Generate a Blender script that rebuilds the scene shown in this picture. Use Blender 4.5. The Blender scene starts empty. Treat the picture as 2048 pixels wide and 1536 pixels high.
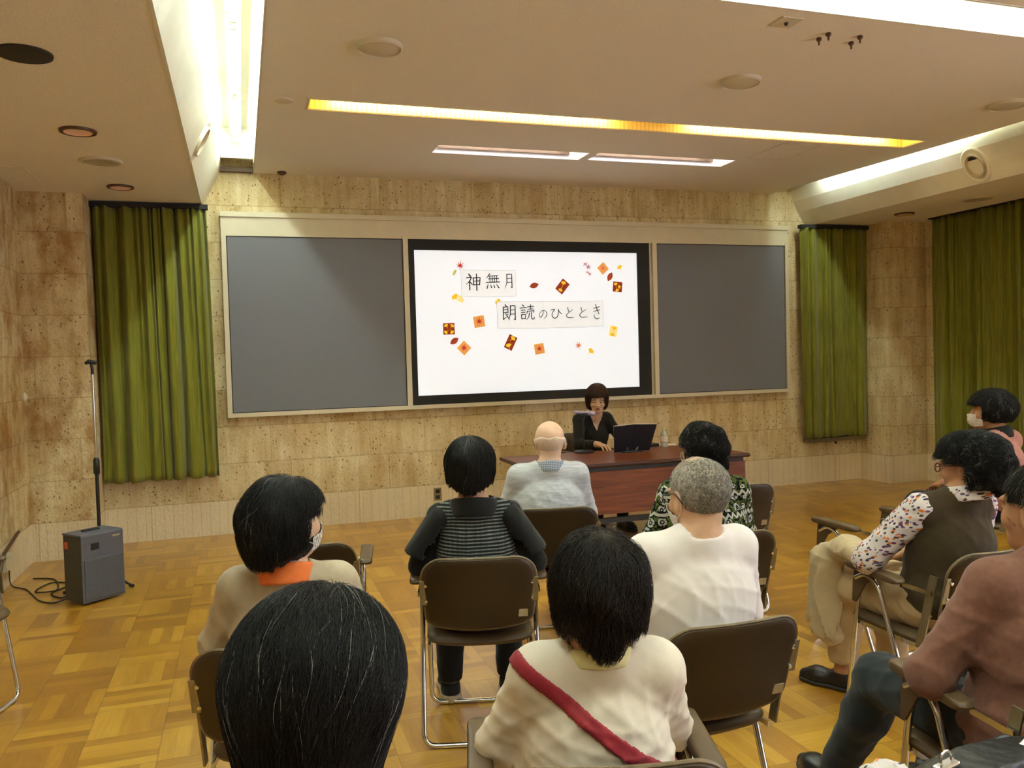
import bpy, bmesh, math, random
import numpy as np
from mathutils import Matrix, Vector

C = bpy.context.scene.collection
random.seed(7)
rng = np.random.default_rng(11)
R = math.radians

# ---------------------------------------------------------------- camera, world, exposure
cam_d = bpy.data.cameras.new('camera')
cam = bpy.data.objects.new('camera', cam_d)
C.objects.link(cam)
cam_d.sensor_width = 36
cam_d.lens = 1657.9 * 36 / 2048
cam_d.clip_start = 0.05
cam.matrix_world = Matrix(((0.949942, 0.036680, -0.310265, 0.0),
                           (-0.311176, 0.022350, -0.950089, 0.0),
                           (-0.027915, 0.999077, 0.032645, 1.55),
                           (0, 0, 0, 1)))
bpy.context.scene.camera = cam
vs = bpy.context.scene.view_settings
vs.view_transform = 'Standard'
vs.look = 'None'
vs.gamma = 1
vs.use_curve_mapping = False
vs.exposure = 0.32
bpy.context.scene.cycles.diffuse_bounces = 8
bpy.context.scene.cycles.max_bounces = 12
w = bpy.data.worlds.new('world')
bpy.context.scene.world = w
w.use_nodes = True
w.node_tree.nodes['Background'].inputs[0].default_value = (0.8, 0.75, 0.68, 1)
w.node_tree.nodes['Background'].inputs[1].default_value = 0.05
TUBE = 88.0          # fluorescent tube emission
FILL = 7.0             # fill light given off by the added, unseen window panes
SLOT = 30.0          # yellow slot light tubes

# ---------------------------------------------------------------- node helper
class NT:
    def __init__(s, name):
        s.m = bpy.data.materials.new(name); s.m.use_nodes = True
        s.t = s.m.node_tree; s.p = s.t.nodes['Principled BSDF']
    def n(s, kind, **kw):
        nd = s.t.nodes.new(kind)
        for k, v in kw.items():
            if k.startswith('_'): setattr(nd, k[1:], v)
        return nd
    def set(s, sock, v):
        if isinstance(v, bpy.types.NodeSocket): s.t.links.new(v, sock)
        elif isinstance(v, (tuple, list)) and sock.type == 'RGBA': sock.default_value = (*v[:3], 1)
        else: sock.default_value = v
    def math(s, op, a, b=0.0, c=None, clamp=False):
        nd = s.t.nodes.new('ShaderNodeMath'); nd.operation = op; nd.use_clamp = clamp
        s.set(nd.inputs[0], a); s.set(nd.inputs[1], b)
        if c is not None: s.set(nd.inputs[2], c)
        return nd.outputs[0]
    def obj(s):
        if not hasattr(s, '_o'): s._o = s.t.nodes.new('ShaderNodeTexCoord').outputs['Object']
        return s._o
    def geo(s):
        return s.t.nodes.new('ShaderNodeNewGeometry').outputs['Position']
    def sep(s, v):
        nd = s.t.nodes.new('ShaderNodeSeparateXYZ'); s.set(nd.inputs[0], v); return nd.outputs
    def comb(s, x, y, z):
        nd = s.t.nodes.new('ShaderNodeCombineXYZ')
        for i, v in enumerate((x, y, z)): s.set(nd.inputs[i], v)
        return nd.outputs[0]
    def noise(s, v, scale, detail=3, rough=.5, dist=0):
        nd = s.t.nodes.new('ShaderNodeTexNoise'); s.set(nd.inputs['Vector'], v)
        nd.inputs['Scale'].default_value = scale; nd.inputs['Detail'].default_value = detail
        nd.inputs['Roughness'].default_value = rough; nd.inputs['Distortion'].default_value = dist
        return nd.outputs['Fac']
    def wn(s, v):
        nd = s.t.nodes.new('ShaderNodeTexWhiteNoise'); nd.noise_dimensions = '3D'
        s.set(nd.inputs['Vector'], v); return nd.outputs['Value']
    def voro(s, v, scale, feat='F1', out='Distance', rand=1.0):
        nd = s.t.nodes.new('ShaderNodeTexVoronoi'); nd.feature = feat; s.set(nd.inputs['Vector'], v)
        nd.inputs['Scale'].default_value = scale; nd.inputs['Randomness'].default_value = rand
        return nd.outputs[out]
    def vmul(s, v, t):
        nd = s.t.nodes.new('ShaderNodeVectorMath'); nd.operation = 'MULTIPLY'
        s.set(nd.inputs[0], v); nd.inputs[1].default_value = t; return nd.outputs[0]
    def ramp(s, f, stops, mode='LINEAR'):
        nd = s.t.nodes.new('ShaderNodeValToRGB'); cr = nd.color_ramp; cr.interpolation = mode
        while len(cr.elements) < len(stops): cr.elements.new(0.5)
        for e, (p, c) in zip(cr.elements, stops):
            e.position = p; e.color = (*c, 1) if not isinstance(c, (int, float)) else (c, c, c, 1)
        s.set(nd.inputs[0], f); return nd.outputs[0]
    def mix(s, f, a, b, mode='MIX'):
        nd = s.t.nodes.new('ShaderNodeMix'); nd.data_type = 'RGBA'; nd.blend_type = mode
        s.set(nd.inputs[0], f); s.set(nd.inputs[6], a); s.set(nd.inputs[7], b); return nd.outputs[2]
    def bump(s, h, strength=.3, dist=.01):
        nd = s.t.nodes.new('ShaderNodeBump'); nd.inputs['Strength'].default_value = strength
        nd.inputs['Distance'].default_value = dist; s.set(nd.inputs['Height'], h)
        s.t.links.new(nd.outputs[0], s.p.inputs['Normal'])
    def base(s, c, rough=.6, metal=0, spec=None, sheen=0):
        s.set(s.p.inputs['Base Color'], c); s.set(s.p.inputs['Roughness'], rough)
        s.p.inputs['Metallic'].default_value = metal
        if spec is not None: s.p.inputs['Specular IOR Level'].default_value = spec
        if sheen: s.p.inputs['Sheen Weight'].default_value = sheen
        return s
    def emit(s, c, st):
        s.set(s.p.inputs['Emission Color'], c); s.set(s.p.inputs['Emission Strength'], st)

def srgb(r, g, b):
    f = lambda v: ((v / 255 + .055) / 1.055) ** 2.4 if v > 10 else v / 255 / 12.92
    return (f(r), f(g), f(b))

def plain(name, c, rough=.6, metal=0, spec=None, var=.12, scale=40, bump=0, sheen=0):
    t = NT(name)
    n = t.noise(t.obj(), scale, 3)
    lo = tuple(x * (1 - var) for x in c); hi = tuple(min(1, x * (1 + var)) for x in c)
    t.base(t.ramp(n, [(.3, lo), (.7, hi)]), rough, metal, spec, sheen)
    if bump: t.bump(n, bump, .004)
    return t.m

M = {}
# stone cladding: courses of travertine-like blocks with vertical streaks, pits and warm brown stains
def stone(name, lightbase=True, seed=0.0, brown=.5):
    t = NT(name); x, y, z = t.sep(t.obj())
    u = t.math('ADD', x, y); u = t.math('ADD', u, seed)
    zc = t.math('DIVIDE', t.math('SUBTRACT', z, .31), .336)
    row = t.math('FLOOR', zc)
    off = t.math('MULTIPLY', t.wn(t.comb(row, 3.1 + seed, 0)), .9)
    uc = t.math('DIVIDE', t.math('ADD', u, off), .92)
    col = t.math('FLOOR', uc)
    rnd = t.wn(t.comb(row, col, 5.3))
    fz = t.math('ABSOLUTE', t.math('SUBTRACT', t.math('FRACT', zc), .5))
    fu = t.math('ABSOLUTE', t.math('SUBTRACT', t.math('FRACT', uc), .5))
    joint = t.math('MAXIMUM', t.math('GREATER_THAN', fz, .487), t.math('GREATER_THAN', fu, .4955))
    uv = t.comb(u, z, 0)
    streak = t.noise(t.comb(t.math('MULTIPLY', u, 14), t.math('ADD', t.math('MULTIPLY', z, 1.1), t.math('MULTIPLY', row, 7.7)), rnd), 1.0, 5, .6)
    blot = t.noise(t.comb(t.math('MULTIPLY', u, 2.2), t.math('MULTIPLY', z, 1.6), rnd), 1.6, 4, .6)
    f = t.math('ADD', t.math('MULTIPLY', streak, .55), t.math('ADD', t.math('MULTIPLY', blot, .35), t.math('MULTIPLY', rnd, .09)))
    colr = t.ramp(f, [(.30, srgb(172, 146, 92)), (.44, srgb(204, 186, 140)), (.56, srgb(220, 206, 166)), (.74, srgb(236, 226, 196))])
    pit = t.voro(t.comb(t.math('MULTIPLY', u, 1.0), t.math('MULTIPLY', z, .7), 0), 26)
    pm = t.noise(uv, 5, 2)
    pitm = t.math('MULTIPLY', t.math('LESS_THAN', pit, .17), t.math('GREATER_THAN', pm, .43))
    speck = t.math('GREATER_THAN', t.noise(t.comb(u, t.math('MULTIPLY', z, .6), 2), 75, 2), .63)
    colr = t.mix(t.math('MULTIPLY', pitm, .75), colr, srgb(92, 64, 28))
    colr = t.mix(t.math('MULTIPLY', speck, .4), colr, srgb(120, 84, 42))
    if brown:
        st_ = t.noise(t.comb(t.math('MULTIPLY', u, 1.6), t.math('MULTIPLY', z, 1.0), 4 + seed), 2.2, 5, .7)
        colr = t.mix(t.math('MULTIPLY', t.math('MULTIPLY', t.math('SUBTRACT', st_, .44, clamp=True), 5.0, clamp=True), brown), colr, srgb(150, 100, 36))
    base = t.mix(.75, colr, srgb(228, 216, 188))
    inb = t.math('LESS_THAN', z, .31)
    reed = t.math('GREATER_THAN', t.math('FRACT', t.math('MULTIPLY', u, 13)), .93)
    base = t.mix(t.math('MULTIPLY', reed, .3), base, srgb(150, 122, 82))
    colr = t.mix(inb, colr, base)
    colr = t.mix(t.math('MULTIPLY', joint, .38), colr, srgb(130, 98, 56))
    t.base(colr, .75, spec=.25)
    rr = t.noise(t.comb(t.math('MULTIPLY', u, 1.3), z, 0), 30, 4, .6)
    h = t.math('SUBTRACT', t.math('MULTIPLY', rr, .8), t.math('ADD', t.math('MULTIPLY', joint, .6), t.math('MULTIPLY', pitm, .6)))
    t.bump(h, .8, .014)
    return t.m
M['stone'] = stone('stone_cladding', brown=.30)
M['stone_brown'] = stone('stone_cladding_pillar', seed=3.7, brown=.75)

def parquet():
    t = NT('parquet'); x, y, z = t.sep(t.obj())
    a = R(0.0)
    B = .30
    bx_ = t.math('DIVIDE', t.math('ADD', x, .07), B); by_ = t.math('DIVIDE', t.math('ADD', y, .1), B)
    ix = t.math('FLOOR', bx_); iy = t.math('FLOOR', by_)
    fx = t.math('FRACT', bx_); fy = t.math('FRACT', by_)
    par = t.math('MODULO', t.math('ABSOLUTE', t.math('ADD', ix, t.math('ADD', iy, 200))), 2.0)
    par = t.math('GREATER_THAN', par, .5)
    inv = t.math('SUBTRACT', 1.0, par)
    s = t.math('ADD', t.math('MULTIPLY', fx, par), t.math('MULTIPLY', fy, inv))
    l = t.math('ADD', t.math('MULTIPLY', fy, par), t.math('MULTIPLY', fx, inv))
    sid = t.math('FLOOR', t.math('MULTIPLY', s, 5))
    r1 = t.wn(t.comb(t.math('ADD', ix, t.math('MULTIPLY', sid, 17.3)), iy, 1.7))
    r2 = t.wn(t.comb(ix, iy, 9.1))
    grain = t.noise(t.comb(t.math('MULTIPLY', s, 22), t.math('MULTIPLY', l, 2.2), t.math('MULTIPLY', r1, 40)), 1.0, 4, .6, .4)
    big = t.noise(t.obj(), .8, 2)
    f = t.math('ADD', t.math('MULTIPLY', r1, .38), t.math('ADD', t.math('MULTIPLY', r2, .2), t.math('MULTIPLY', grain, .42)))
    colr = t.ramp(f, [(.18, srgb(132, 86, 12)), (.42, srgb(166, 117, 20)), (.6, srgb(188, 140, 34)), (.85, srgb(212, 168, 56))])
    colr = t.mix(t.math('MULTIPLY', t.math('SUBTRACT', big, .35, clamp=True), .8), colr, srgb(146, 94, 16))
    sf = t.math('ABSOLUTE', t.math('SUBTRACT', t.math('FRACT', t.math('MULTIPLY', s, 5)), .5))
    seam = t.math('GREATER_THAN', sf, .485)
    bf = t.math('MAXIMUM', t.math('ABSOLUTE', t.math('SUBTRACT', fx, .5)), t.math('ABSOLUTE', t.math('SUBTRACT', fy, .5)))
    bseam = t.math('GREATER_THAN', bf, .492)
    colr = t.mix(t.math('ADD', t.math('MULTIPLY', seam, .25), t.math('MULTIPLY', bseam, .4), clamp=True), colr, srgb(84, 46, 10))
    rg = t.math('ADD', .30, t.math('MULTIPLY', t.noise(t.obj(), 6, 4), .22))
    t.base(colr, rg, spec=.6); t.p.inputs['Coat Weight'].default_value = 1.0; t.p.inputs['Coat Roughness'].default_value = .32
    t.bump(t.math('SUBTRACT', t.noise(t.obj(), 14, 3), t.math('MULTIPLY', bseam, .5)), .12, .004)
    return t.m
M['floor'] = parquet()

def plaster():
    t = NT('ceiling_plaster')
    n = t.noise(t.obj(), 160, 3); b = t.noise(t.obj(), 1.2, 2)
    c = t.ramp(n, [(.35, srgb(222, 216, 208)), (.62, srgb(238, 234, 228))])
    t.base(t.mix(t.math('MULTIPLY', b, .25), c, srgb(226, 216, 200)), .85, spec=.2)
    t.bump(t.noise(t.obj(), 90, 4, .6), .4, .006)
    return t.m
M['plaster'] = plaster()
M['white'] = plain('white_paint', srgb(226, 224, 210), .5, var=.03, scale=8)
M['cream'] = plain('cream_metal', srgb(206, 198, 172), .45, var=.03, scale=10)
M['disc'] = plain('disc_grille', srgb(206, 196, 176), .6, var=.06, scale=300)
M['black'] = plain('black_metal', (.012, .012, .012), .5)
M['blackgrille'] = plain('black_grille', (.02, .016, .01), .8, scale=300, var=.5)
M['pink'] = plain('pink_reflector', srgb(250, 206, 196), .4, metal=0, var=.05)
M['greybowl'] = plain('grey_reflector', srgb(196, 184, 160), .35, metal=.2, var=.2, scale=14)
M['darkrim'] = plain('dark_rim', srgb(84, 58, 34), .5)
M['chrome'] = plain('chrome', (.72, .72, .70), .16, metal=1, var=.03)
M['dullmetal'] = plain('dull_bracket_metal', srgb(150, 140, 112), .38, metal=.75, var=.1)
M['vinyl'] = NT('brown_vinyl').base(srgb(62, 44, 22), .5, spec=.35).m
def vinyl(nm, c, rough=.48):
    t = NT(nm); n = t.noise(t.obj(), 260, 3); b = t.noise(t.obj(), 5, 3)
    t.base(t.ramp(b, [(.3, tuple(v * .88 for v in c)), (.7, tuple(v * 1.12 for v in c))]), rough, spec=.35)
    t.bump(n, .25, .001); return t.m
M['vinyl'] = vinyl('brown_vinyl', srgb(56, 41, 21))
M['vinylseat'] = vinyl('grey_brown_vinyl', srgb(84, 66, 44), .42)
M['edge'] = plain('worn_edge_trim', srgb(118, 102, 76), .5, var=.25, scale=30)
M['tape'] = plain('cream_sticker', srgb(176, 160, 128), .6, var=.1)
M['rubber'] = plain('dark_rubber', (.03, .028, .025), .7)

def curtain_mat():
    t = NT('olive_velvet'); x, y, z = t.sep(t.obj())
    n = t.noise(t.comb(t.math('MULTIPLY', t.math('ADD', x, y), 60), t.math('MULTIPLY', z, 3), 0), 1, 3)
    t.base(t.ramp(n, [(.3, srgb(98, 100, 20)), (.7, srgb(124, 124, 38))]), .7, spec=.15, sheen=.25)
    t.bump(t.noise(t.obj(), 250, 2), .15, .001)
    return t.m
M['curtain'] = curtain_mat()
M['greyboard'] = plain('grey_board', srgb(112, 114, 120), .75, var=.06, scale=200, spec=.2)
M['blackframe'] = plain('black_felt_frame', (.008, .008, .008), .8)

def wood(name, dark, light, axis=0, rough=.4):
    t = NT(name); x, y, z = t.sep(t.obj())
    v = t.comb(t.math('MULTIPLY', x, 1.6), t.math('MULTIPLY', y, 20), t.math('MULTIPLY', z, 26))
    n = t.noise(v, 1.0, 5, .6, .8)
    t.base(t.ramp(n, [(.3, dark), (.7, light)]), rough, spec=.4)
    return t.m
M['deskwood'] = wood('reddish_desk_wood', srgb(84, 38, 12), srgb(134, 70, 28))
M['desktop'] = wood('desk_top_wood', srgb(92, 46, 24), srgb(132, 74, 44), rough=.32)
M['desktrim'] = plain('desk_edge', srgb(60, 26, 14), .4)

# ---------------------------------------------------------------- mesh helpers
def link(name, me, parent=None):
    o = bpy.data.objects.new(name, me); C.objects.link(o)
    if parent is not None: o.parent = parent
    return o
def obj(name, bm, mat, parent=None, smooth=False, loc=None):
    me = bpy.data.meshes.new(name)
    bmesh.ops.recalc_face_normals(bm, faces=bm.faces)
    bm.to_mesh(me); bm.free()
    for m in (mat if isinstance(mat, (list, tuple)) else [mat]): me.materials.append(m)
    if smooth:
        me.shade_smooth()
        try: me.set_sharp_from_angle(angle=R(40))
        except Exception: pass
    o = link(name, me, parent)
    if loc is not None: o.location = loc
    return o
def thing(name, label, cat, loc=(0, 0, 0), rotz=0, group=None):
    o = bpy.data.objects.new(name, None); C.objects.link(o)
    o.empty_display_size = .1
    o.location = loc; o.rotation_euler = (0, 0, rotz)
    o['label'] = label; o['category'] = cat
    if group: o['group'] = group
    return o
def tag(o, label, cat, group=None):
    o['label'] = label; o['category'] = cat
    if group: o['group'] = group
    return o
def struct(name, bm, mat, parent=None, smooth=False):
    o = obj(name, bm, mat, parent, smooth)
    if parent is None: o['kind'] = 'structure'
    return o
def bx(bm, c, s, bev=0, rot=None, seg=2):
    r = bmesh.ops.create_cube(bm, size=1)
    vsx = r['verts']
    mt = Matrix.Translation(c) @ (rot.to_4x4() if rot is not None else Matrix()) @ Matrix.Diagonal((*s, 1))
    bmesh.ops.transform(bm, matrix=mt, verts=vsx)
    if bev:
        es = list({e for v in vsx for e in v.link_edges})
        bmesh.ops.bevel(bm, geom=es, offset=bev, segments=seg, affect='EDGES', profile=.5)
    return bm
def B(c, s, bev=0, rot=None, seg=2): return bx(bmesh.new(), c, s, bev, rot, seg)
def bb(x0, x1, y0, y1, z0, z1, bm=None, bev=0):
    return bx(bm or bmesh.new(), ((x0 + x1) / 2, (y0 + y1) / 2, (z0 + z1) / 2), (x1 - x0, y1 - y0, z1 - z0), bev)
def fillet(pts, r, n=5):
    P = [Vector(p) for p in pts]; out = [P[0]]
    for a, b, c in zip(P, P[1:], P[2:]):
        d1 = (a - b); d2 = (c - b); rr = min(r, d1.length * .49, d2.length * .49)
        p0 = b + d1.normalized() * rr; p2 = b + d2.normalized() * rr
        for i in range(n + 1):
            t = i / n; out.append(p0 * (1 - t) ** 2 + b * 2 * t * (1 - t) + p2 * t * t)
    out.append(P[-1]); return out
def tube(bm, pts, r, n=10, closed=False, caps=True):
    P = [Vector(p) for p in pts]; rad = r if isinstance(r, (list, tuple)) else [r] * len(P)
    rings = []; up = None
    for i, p in enumerate(P):
        a = P[i - 1] if i > 0 else (P[-1] if closed else P[0]); b = P[(i + 1) % len(P)] if (i < len(P) - 1 or closed) else P[-1]
        d = (b - a).normalized()
        if up is None:
            up = Vector((0, 0, 1)) if abs(d.z) < .9 else Vector((0, 1, 0))
        s_ = d.cross(up).normalized(); up = s_.cross(d).normalized()
        rings.append([bm.verts.new(p + (s_ * math.cos(2 * math.pi * k / n) + up * math.sin(2 * math.pi * k / n)) * rad[i]) for k in range(n)])
    m = len(rings)
    for i in range(m if closed else m - 1):
        A, Bq = rings[i], rings[(i + 1) % m]
        for k in range(n): bm.faces.new((A[k], A[(k + 1) % n], Bq[(k + 1) % n], Bq[k]))
    if caps and not closed:
        bm.faces.new(rings[0]); bm.faces.new(rings[-1][::-1])
    return bm
def lathe(bm, prof, c=(0, 0, 0), n=32, rot=None):
    rings = []
    mt = Matrix.Translation(c) @ (rot.to_4x4() if rot is not None else Matrix())
    for r, z in prof:
        if r < 1e-5: rings.append([bm.verts.new(mt @ Vector((0, 0, z)))])
        else: rings.append([bm.verts.new(mt @ Vector((r * math.cos(2 * math.pi * k / n), r * math.sin(2 * math.pi * k / n), z))) for k in range(n)])
    for A, D in zip(rings, rings[1:]):
        for k in range(n):
            k2 = (k + 1) % n
            if len(A) == 1 and len(D) == 1: continue
            if len(A) == 1: bm.faces.new((A[0], D[k2], D[k]))
            elif len(D) == 1: bm.faces.new((A[k], A[k2], D[0]))
            else: bm.faces.new((A[k], A[k2], D[k2], D[k]))
    return bm
def prism(bm, pts, y0, y1, axis='y'):
    """polygon in (x,z) extruded along y (or (x,y) along z, (y,z) along x)"""
    f = {'y': lambda p, q: (p[0], q, p[1]), 'z': lambda p, q: (p[0], p[1], q), 'x': lambda p, q: (q, p[0], p[1])}[axis]
    a = [bm.verts.new(f(p, y0)) for p in pts]; b = [bm.verts.new(f(p, y1)) for p in pts]
    bm.faces.new(a); bm.faces.new(b[::-1])
    for i in range(len(pts)):
        j = (i + 1) % len(pts); bm.faces.new((a[i], b[i], b[j], a[j]))
    return bm
def rrect(w, h, r, n=6):
    out = []
    for cx, cy, a0 in ((w / 2 - r, h / 2 - r, 0), (-w / 2 + r, h / 2 - r, 90), (-w / 2 + r, -h / 2 + r, 180), (w / 2 - r, -h / 2 + r, 270)):
        for i in range(n + 1):
            a = R(a0 + 90 * i / n); out.append((cx + r * math.cos(a), cy + r * math.sin(a)))
    return out
def densify(pts, step):
    out = []
    for i, p in enumerate(pts):
        q = pts[(i + 1) % len(pts)]; L = math.hypot(q[0] - p[0], q[1] - p[1]); k = max(1, int(L / step))
        for j in range(k): out.append((p[0] + (q[0] - p[0]) * j / k, p[1] + (q[1] - p[1]) * j / k))
    return out
def pad(outline, th, fn, puff=1.0, crown=0.0):
    """a cushion-like slab: outline in (u,v), thickness th with rolled edge, mapped through fn(u,v,w)"""
    bm = bmesh.new(); o = densify(outline, .03)
    prof = [(.0, 0), (.03, .55), (.08, .85), (.18, 1), (.45, 1), (.75, 1), (1, 1)]
    def layer(sgn):
        rings = []
        for t, hh in prof:
            k = 1 - t
            z = sgn * th / 2 * (1 - (1 - hh) * puff) + sgn * crown * (1 - k * k)
            if t == 0: z = 0
            if t == 1: rings.append([bm.verts.new(fn(0, 0, z))])
            else: rings.append([bm.verts.new(fn(p[0] * k, p[1] * k, z)) for p in o] if t > 0 else None)
        return rings
    edge = [bm.verts.new(fn(p[0], p[1], 0)) for p in o]
    for sgn in (1, -1):
        rs = layer(sgn); rs[0] = edge
        for A, D in zip(rs, rs[1:]):
            n = len(A)
            for k in range(n):
                k2 = (k + 1) % n
                if len(D) == 1: bm.faces.new((A[k], A[k2], D[0]))
                else: bm.faces.new((A[k], A[k2], D[k2], D[k]))
    return bm
def children_of(o): return [c for c in bpy.data.objects if c.parent == o]
def copy_tree(o, kids, parent=None):
    c = o.copy(); C.objects.link(c)
    if parent is not None: c.parent = parent
    for ch in kids.get(o.name, []): copy_tree(ch, kids, c)
    return c
# ================================================================= THE ROOM
XL, XR, YF, YB = -1.65, 7.48, 8.0, -3.2
ZC, ZSL, ZSR, ZD = 3.30, 2.98, 2.95, 3.62
struct('floor', bb(XL - .3, XR + .3, YB - .3, YF + .3, -.12, 0), M['floor'])
struct('wall_front', bb(XL - .3, XR + .3, YF, YF + .25, 0, 3.9), M['stone'])
struct('wall_left', bb(XL - .25, XL, YB - .2, YF, 0, 3.9), M['stone_brown'])
bm = bmesh.new(); bb(XR, XR + .25, 1.1, YF, 0, 3.9, bm); bb(XR, XR + .25, YB - .2, -2.9, 0, 3.9, bm); bb(XR, XR + .25, -2.9, 1.1, 0, .35, bm); bb(XR, XR + .25, -2.9, 1.1, 2.8, 3.9, bm)
struct('wall_right', bm, M['stone'])
# unseen windows added behind the viewer; their glowing panes give neutral fill light
dg = NT('fill_light_pane'); dg.base((.9, .9, .95), .2); dg.emit((.80, .84, 1.0), FILL); M['fillpane'] = dg.m
for k in range(3):
    y0 = -2.9 + k * 4 / 3; y1 = y0 + 4 / 3
    bm = bmesh.new(); bb(XR + .05, XR + .12, y0, y0 + .05, .35, 2.8, bm); bb(XR + .05, XR + .12, y1 - .05, y1, .35, 2.8, bm); bb(XR + .05, XR + .12, y0, y1, .35, .41, bm); bb(XR + .05, XR + .12, y0, y1, 2.74, 2.8, bm)
    wf = struct('window_%d' % (k + 1), bm, M['cream'])
    obj('pane', bb(XR + .09, XR + .10, y0 + .05, y1 - .05, .41, 2.74), M['fillpane'], wf)
struct('wall_back', bb(XL - .25, XR + .25, YB - .25, YB, 0, 3.9), M['stone'])
struct('trim_1', bb(XL, -1.175, 7.53, YF, 0, ZSL), M['stone_brown'])['label'] = 'stone clad pillar at the left corner'
struct('trim_2', bb(6.93, XR, 7.56, YF, 0, ZSR), M['stone'])['label'] = 'stone clad pillar at the right corner'

# ceiling: low soffits at both sides, sloping beam faces, lamp troughs and the central slab with its openings
def soffit(x0, x1, z, name):
    struct(name, bb(x0, x1, YB, YF, z, z + .05), M['plaster'])
soffit(XL, -.28, ZSL, 'ceiling_soffit_left')
soffit(6.20, XR, ZSR, 'ceiling_soffit_right')
def beam(profile, name):
    bm = bmesh.new(); prism(bm, profile, YB, YF - .001)
    return struct(name, bm, M['white'], smooth=False)
beam([(-.29, ZSL - .003), (-.275, ZSL - .003), (-.13, 3.27), (-.105, 3.34), (-.10, ZD), (-.16, ZD), (-.165, 3.36)], 'trim_3')['label'] = 'sloping white beam face along the left lamp trough'
rp = [(6.21, ZSR - .003), (6.195, ZSR - .003), (6.09, 3.10), (6.03, 3.22), (6.00, 3.34), (6.0, ZD), (6.06, ZD), (6.065, 3.35)]
beam(rp, 'trim_4')['label'] = 'rounded white beam face along the right lamp trough'
# hairline joints in the left beam face
for k, y in enumerate((5.25, 6.9, 7.45)):
    bm = bmesh.new(); prism(bm, [(-.2755, ZSL - .002), (-.1315, 3.27), (-.130, 3.272), (-.274, ZSL)], y, y + .004)
    struct('trim_%d' % (5 + k), bm, M['cream'])
# deck above everything
struct('ceiling', bb(XL - .25, XR + .25, YB - .2, YF + .2, ZD, ZD + .1), M['white'])
# central slab: pieces around the slot light and the screen openings
XS0 = .185
def xr(y): return 5.95 - max(0, (y - 5.2)) * .075
TH = .10
def slab_piece(bm, x0, x1, y0, y1):
    if x1 is None:
        n = 6; ys = [y0 + (y1 - y0) * i / n for i in range(n + 1)]
        pts = [(x0, y) for y in reversed(ys)] + [(xr(y), y) for y in ys]
        prism(bm, pts, ZC, ZC + TH, 'z')
    else: bb(x0, x1, y0, y1, ZC, ZC + TH, bm)
SL = (.50, 5.62, 5.68, 5.92)      # yellow slot light
OP1 = (1.60, 2.95, 6.67, 6.93); OP2 = (3.02, 4.40, 6.65, 6.91)
bm = bmesh.new()
slab_piece(bm, XS0, None, 3.65, SL[2])
slab_piece(bm, XS0, SL[0], SL[2], SL[3]); slab_piece(bm, SL[1], None, SL[2], SL[3])
slab_piece(bm, XS0, None, SL[3], 6.65)
slab_piece(bm, XS0, OP1[0], 6.65, 6.93); slab_piece(bm, OP1[1], OP2[0], 6.65, 6.93); slab_piece(bm, OP2[1], None, 6.65, 6.93)
slab_piece(bm, OP1[0], OP1[1], 6.65, OP1[2]); slab_piece(bm, OP2[0], OP2[1], OP2[3], 6.93)
slab_piece(bm, XS0, None, 6.93, YF)
struct('ceiling_centre', bm, M['plaster'])
bm = bmesh.new(); bb(XS0, 5.95, .9, 3.32, ZC, ZC + TH, bm); bb(XS0, 5.95, -3.1, .55, ZC, ZC + TH, bm)
struct('ceiling_rear', bm, M['plaster'])
# pale metal lips of the slab edges
bm = bmesh.new(); bb(XS0 - .012, XS0, 3.65, YF, ZC - .004, ZC + TH + .02, bm)
struct('trim_10', bm, M['cream'])
bm = bmesh.new(); bb(XS0, 5.95, 3.64, 3.652, ZC - .004, ZC + TH + .02, bm); bb(XS0, 5.95, 3.32, 3.332, ZC - .004, ZC + TH + .02, bm)
struct('trim_11', bm, M['white'])
# trough end panel at the front wall
bm = bmesh.new(); bb(-.10, XS0, 7.70, 7.72, 3.36, ZD, bm); bb(-.10, XS0, 7.72, YF, 3.44, 3.46, bm)
struct('trim_12', bm, M['white'])
bm = bmesh.new(); bb(-.11, XS0 - .012, 7.93, YF, ZC - .005, ZC + .035, bm)
struct('trim_13', bm, M['darkrim'])
bm = bmesh.new(); bb(5.72, 6.0, 7.45, YF - .01, 3.42, 3.44, bm)
for i in range(12): bb(5.74 + i * .021, 5.746 + i * .021, 7.7, 7.95, 3.36, 3.42, bm)
struct('trim_14', bm, M['cream'])

# ---------------------------------------------------------------- fluorescent fixtures
tubemat = NT('fluorescent_tube'); tubemat.base((1, 1, 1), .3); tubemat.emit((.93, 1.09, .99), TUBE); M['tube'] = tubemat.m
sl = NT('slot_tube'); sl.base((1, 1, .9), .3); sl.emit((1.0, .88, .58), SLOT); M['slottube'] = sl.m
def fixture(x0, y0, x1, y1, z, label, group='fluorescent battens in the ceiling troughs'):
    L = math.hypot(x1 - x0, y1 - y0); a = math.atan2(y1 - y0, x1 - x0)
    t = thing('fluorescent_light', label, 'ceiling light', ((x0 + x1) / 2, (y0 + y1) / 2, z), a, group)
    obj('housing', B((0, 0, .06), (L, .09, .05), .005), M['white'], t)
    bm = bmesh.new(); tube(bm, [(-L / 2 + .03, 0, 0), (L / 2 - .03, 0, 0)], .016, 8)
    obj('lamp_tube', bm, M['tube'], t, True)
    for s in (-1, 1): obj('lamp_holder', bb(s * (L / 2 - .015) - .012, s * (L / 2 - .015) + .012, -.02, .02, -.025, .06), M['white'], t)
names_l = ['nearest the front wall', 'second from the front wall', 'third from the front wall', 'directly above the first row', 'behind the viewer', 'farthest behind the viewer']
ys = [7.62, 6.3, 4.98, 3.66, 1.2, -.2]
for k, y in enumerate(ys):
    fixture(.03, y - 1.24, .03, y, 3.5, 'white fluorescent batten in the left ceiling trough, ' + names_l[k])
    fixture(5.97 - .13, y - 1.24 - .1, 5.97 - .13, y - .1, 3.5, 'white fluorescent batten in the right ceiling trough, ' + names_l[k])
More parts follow.
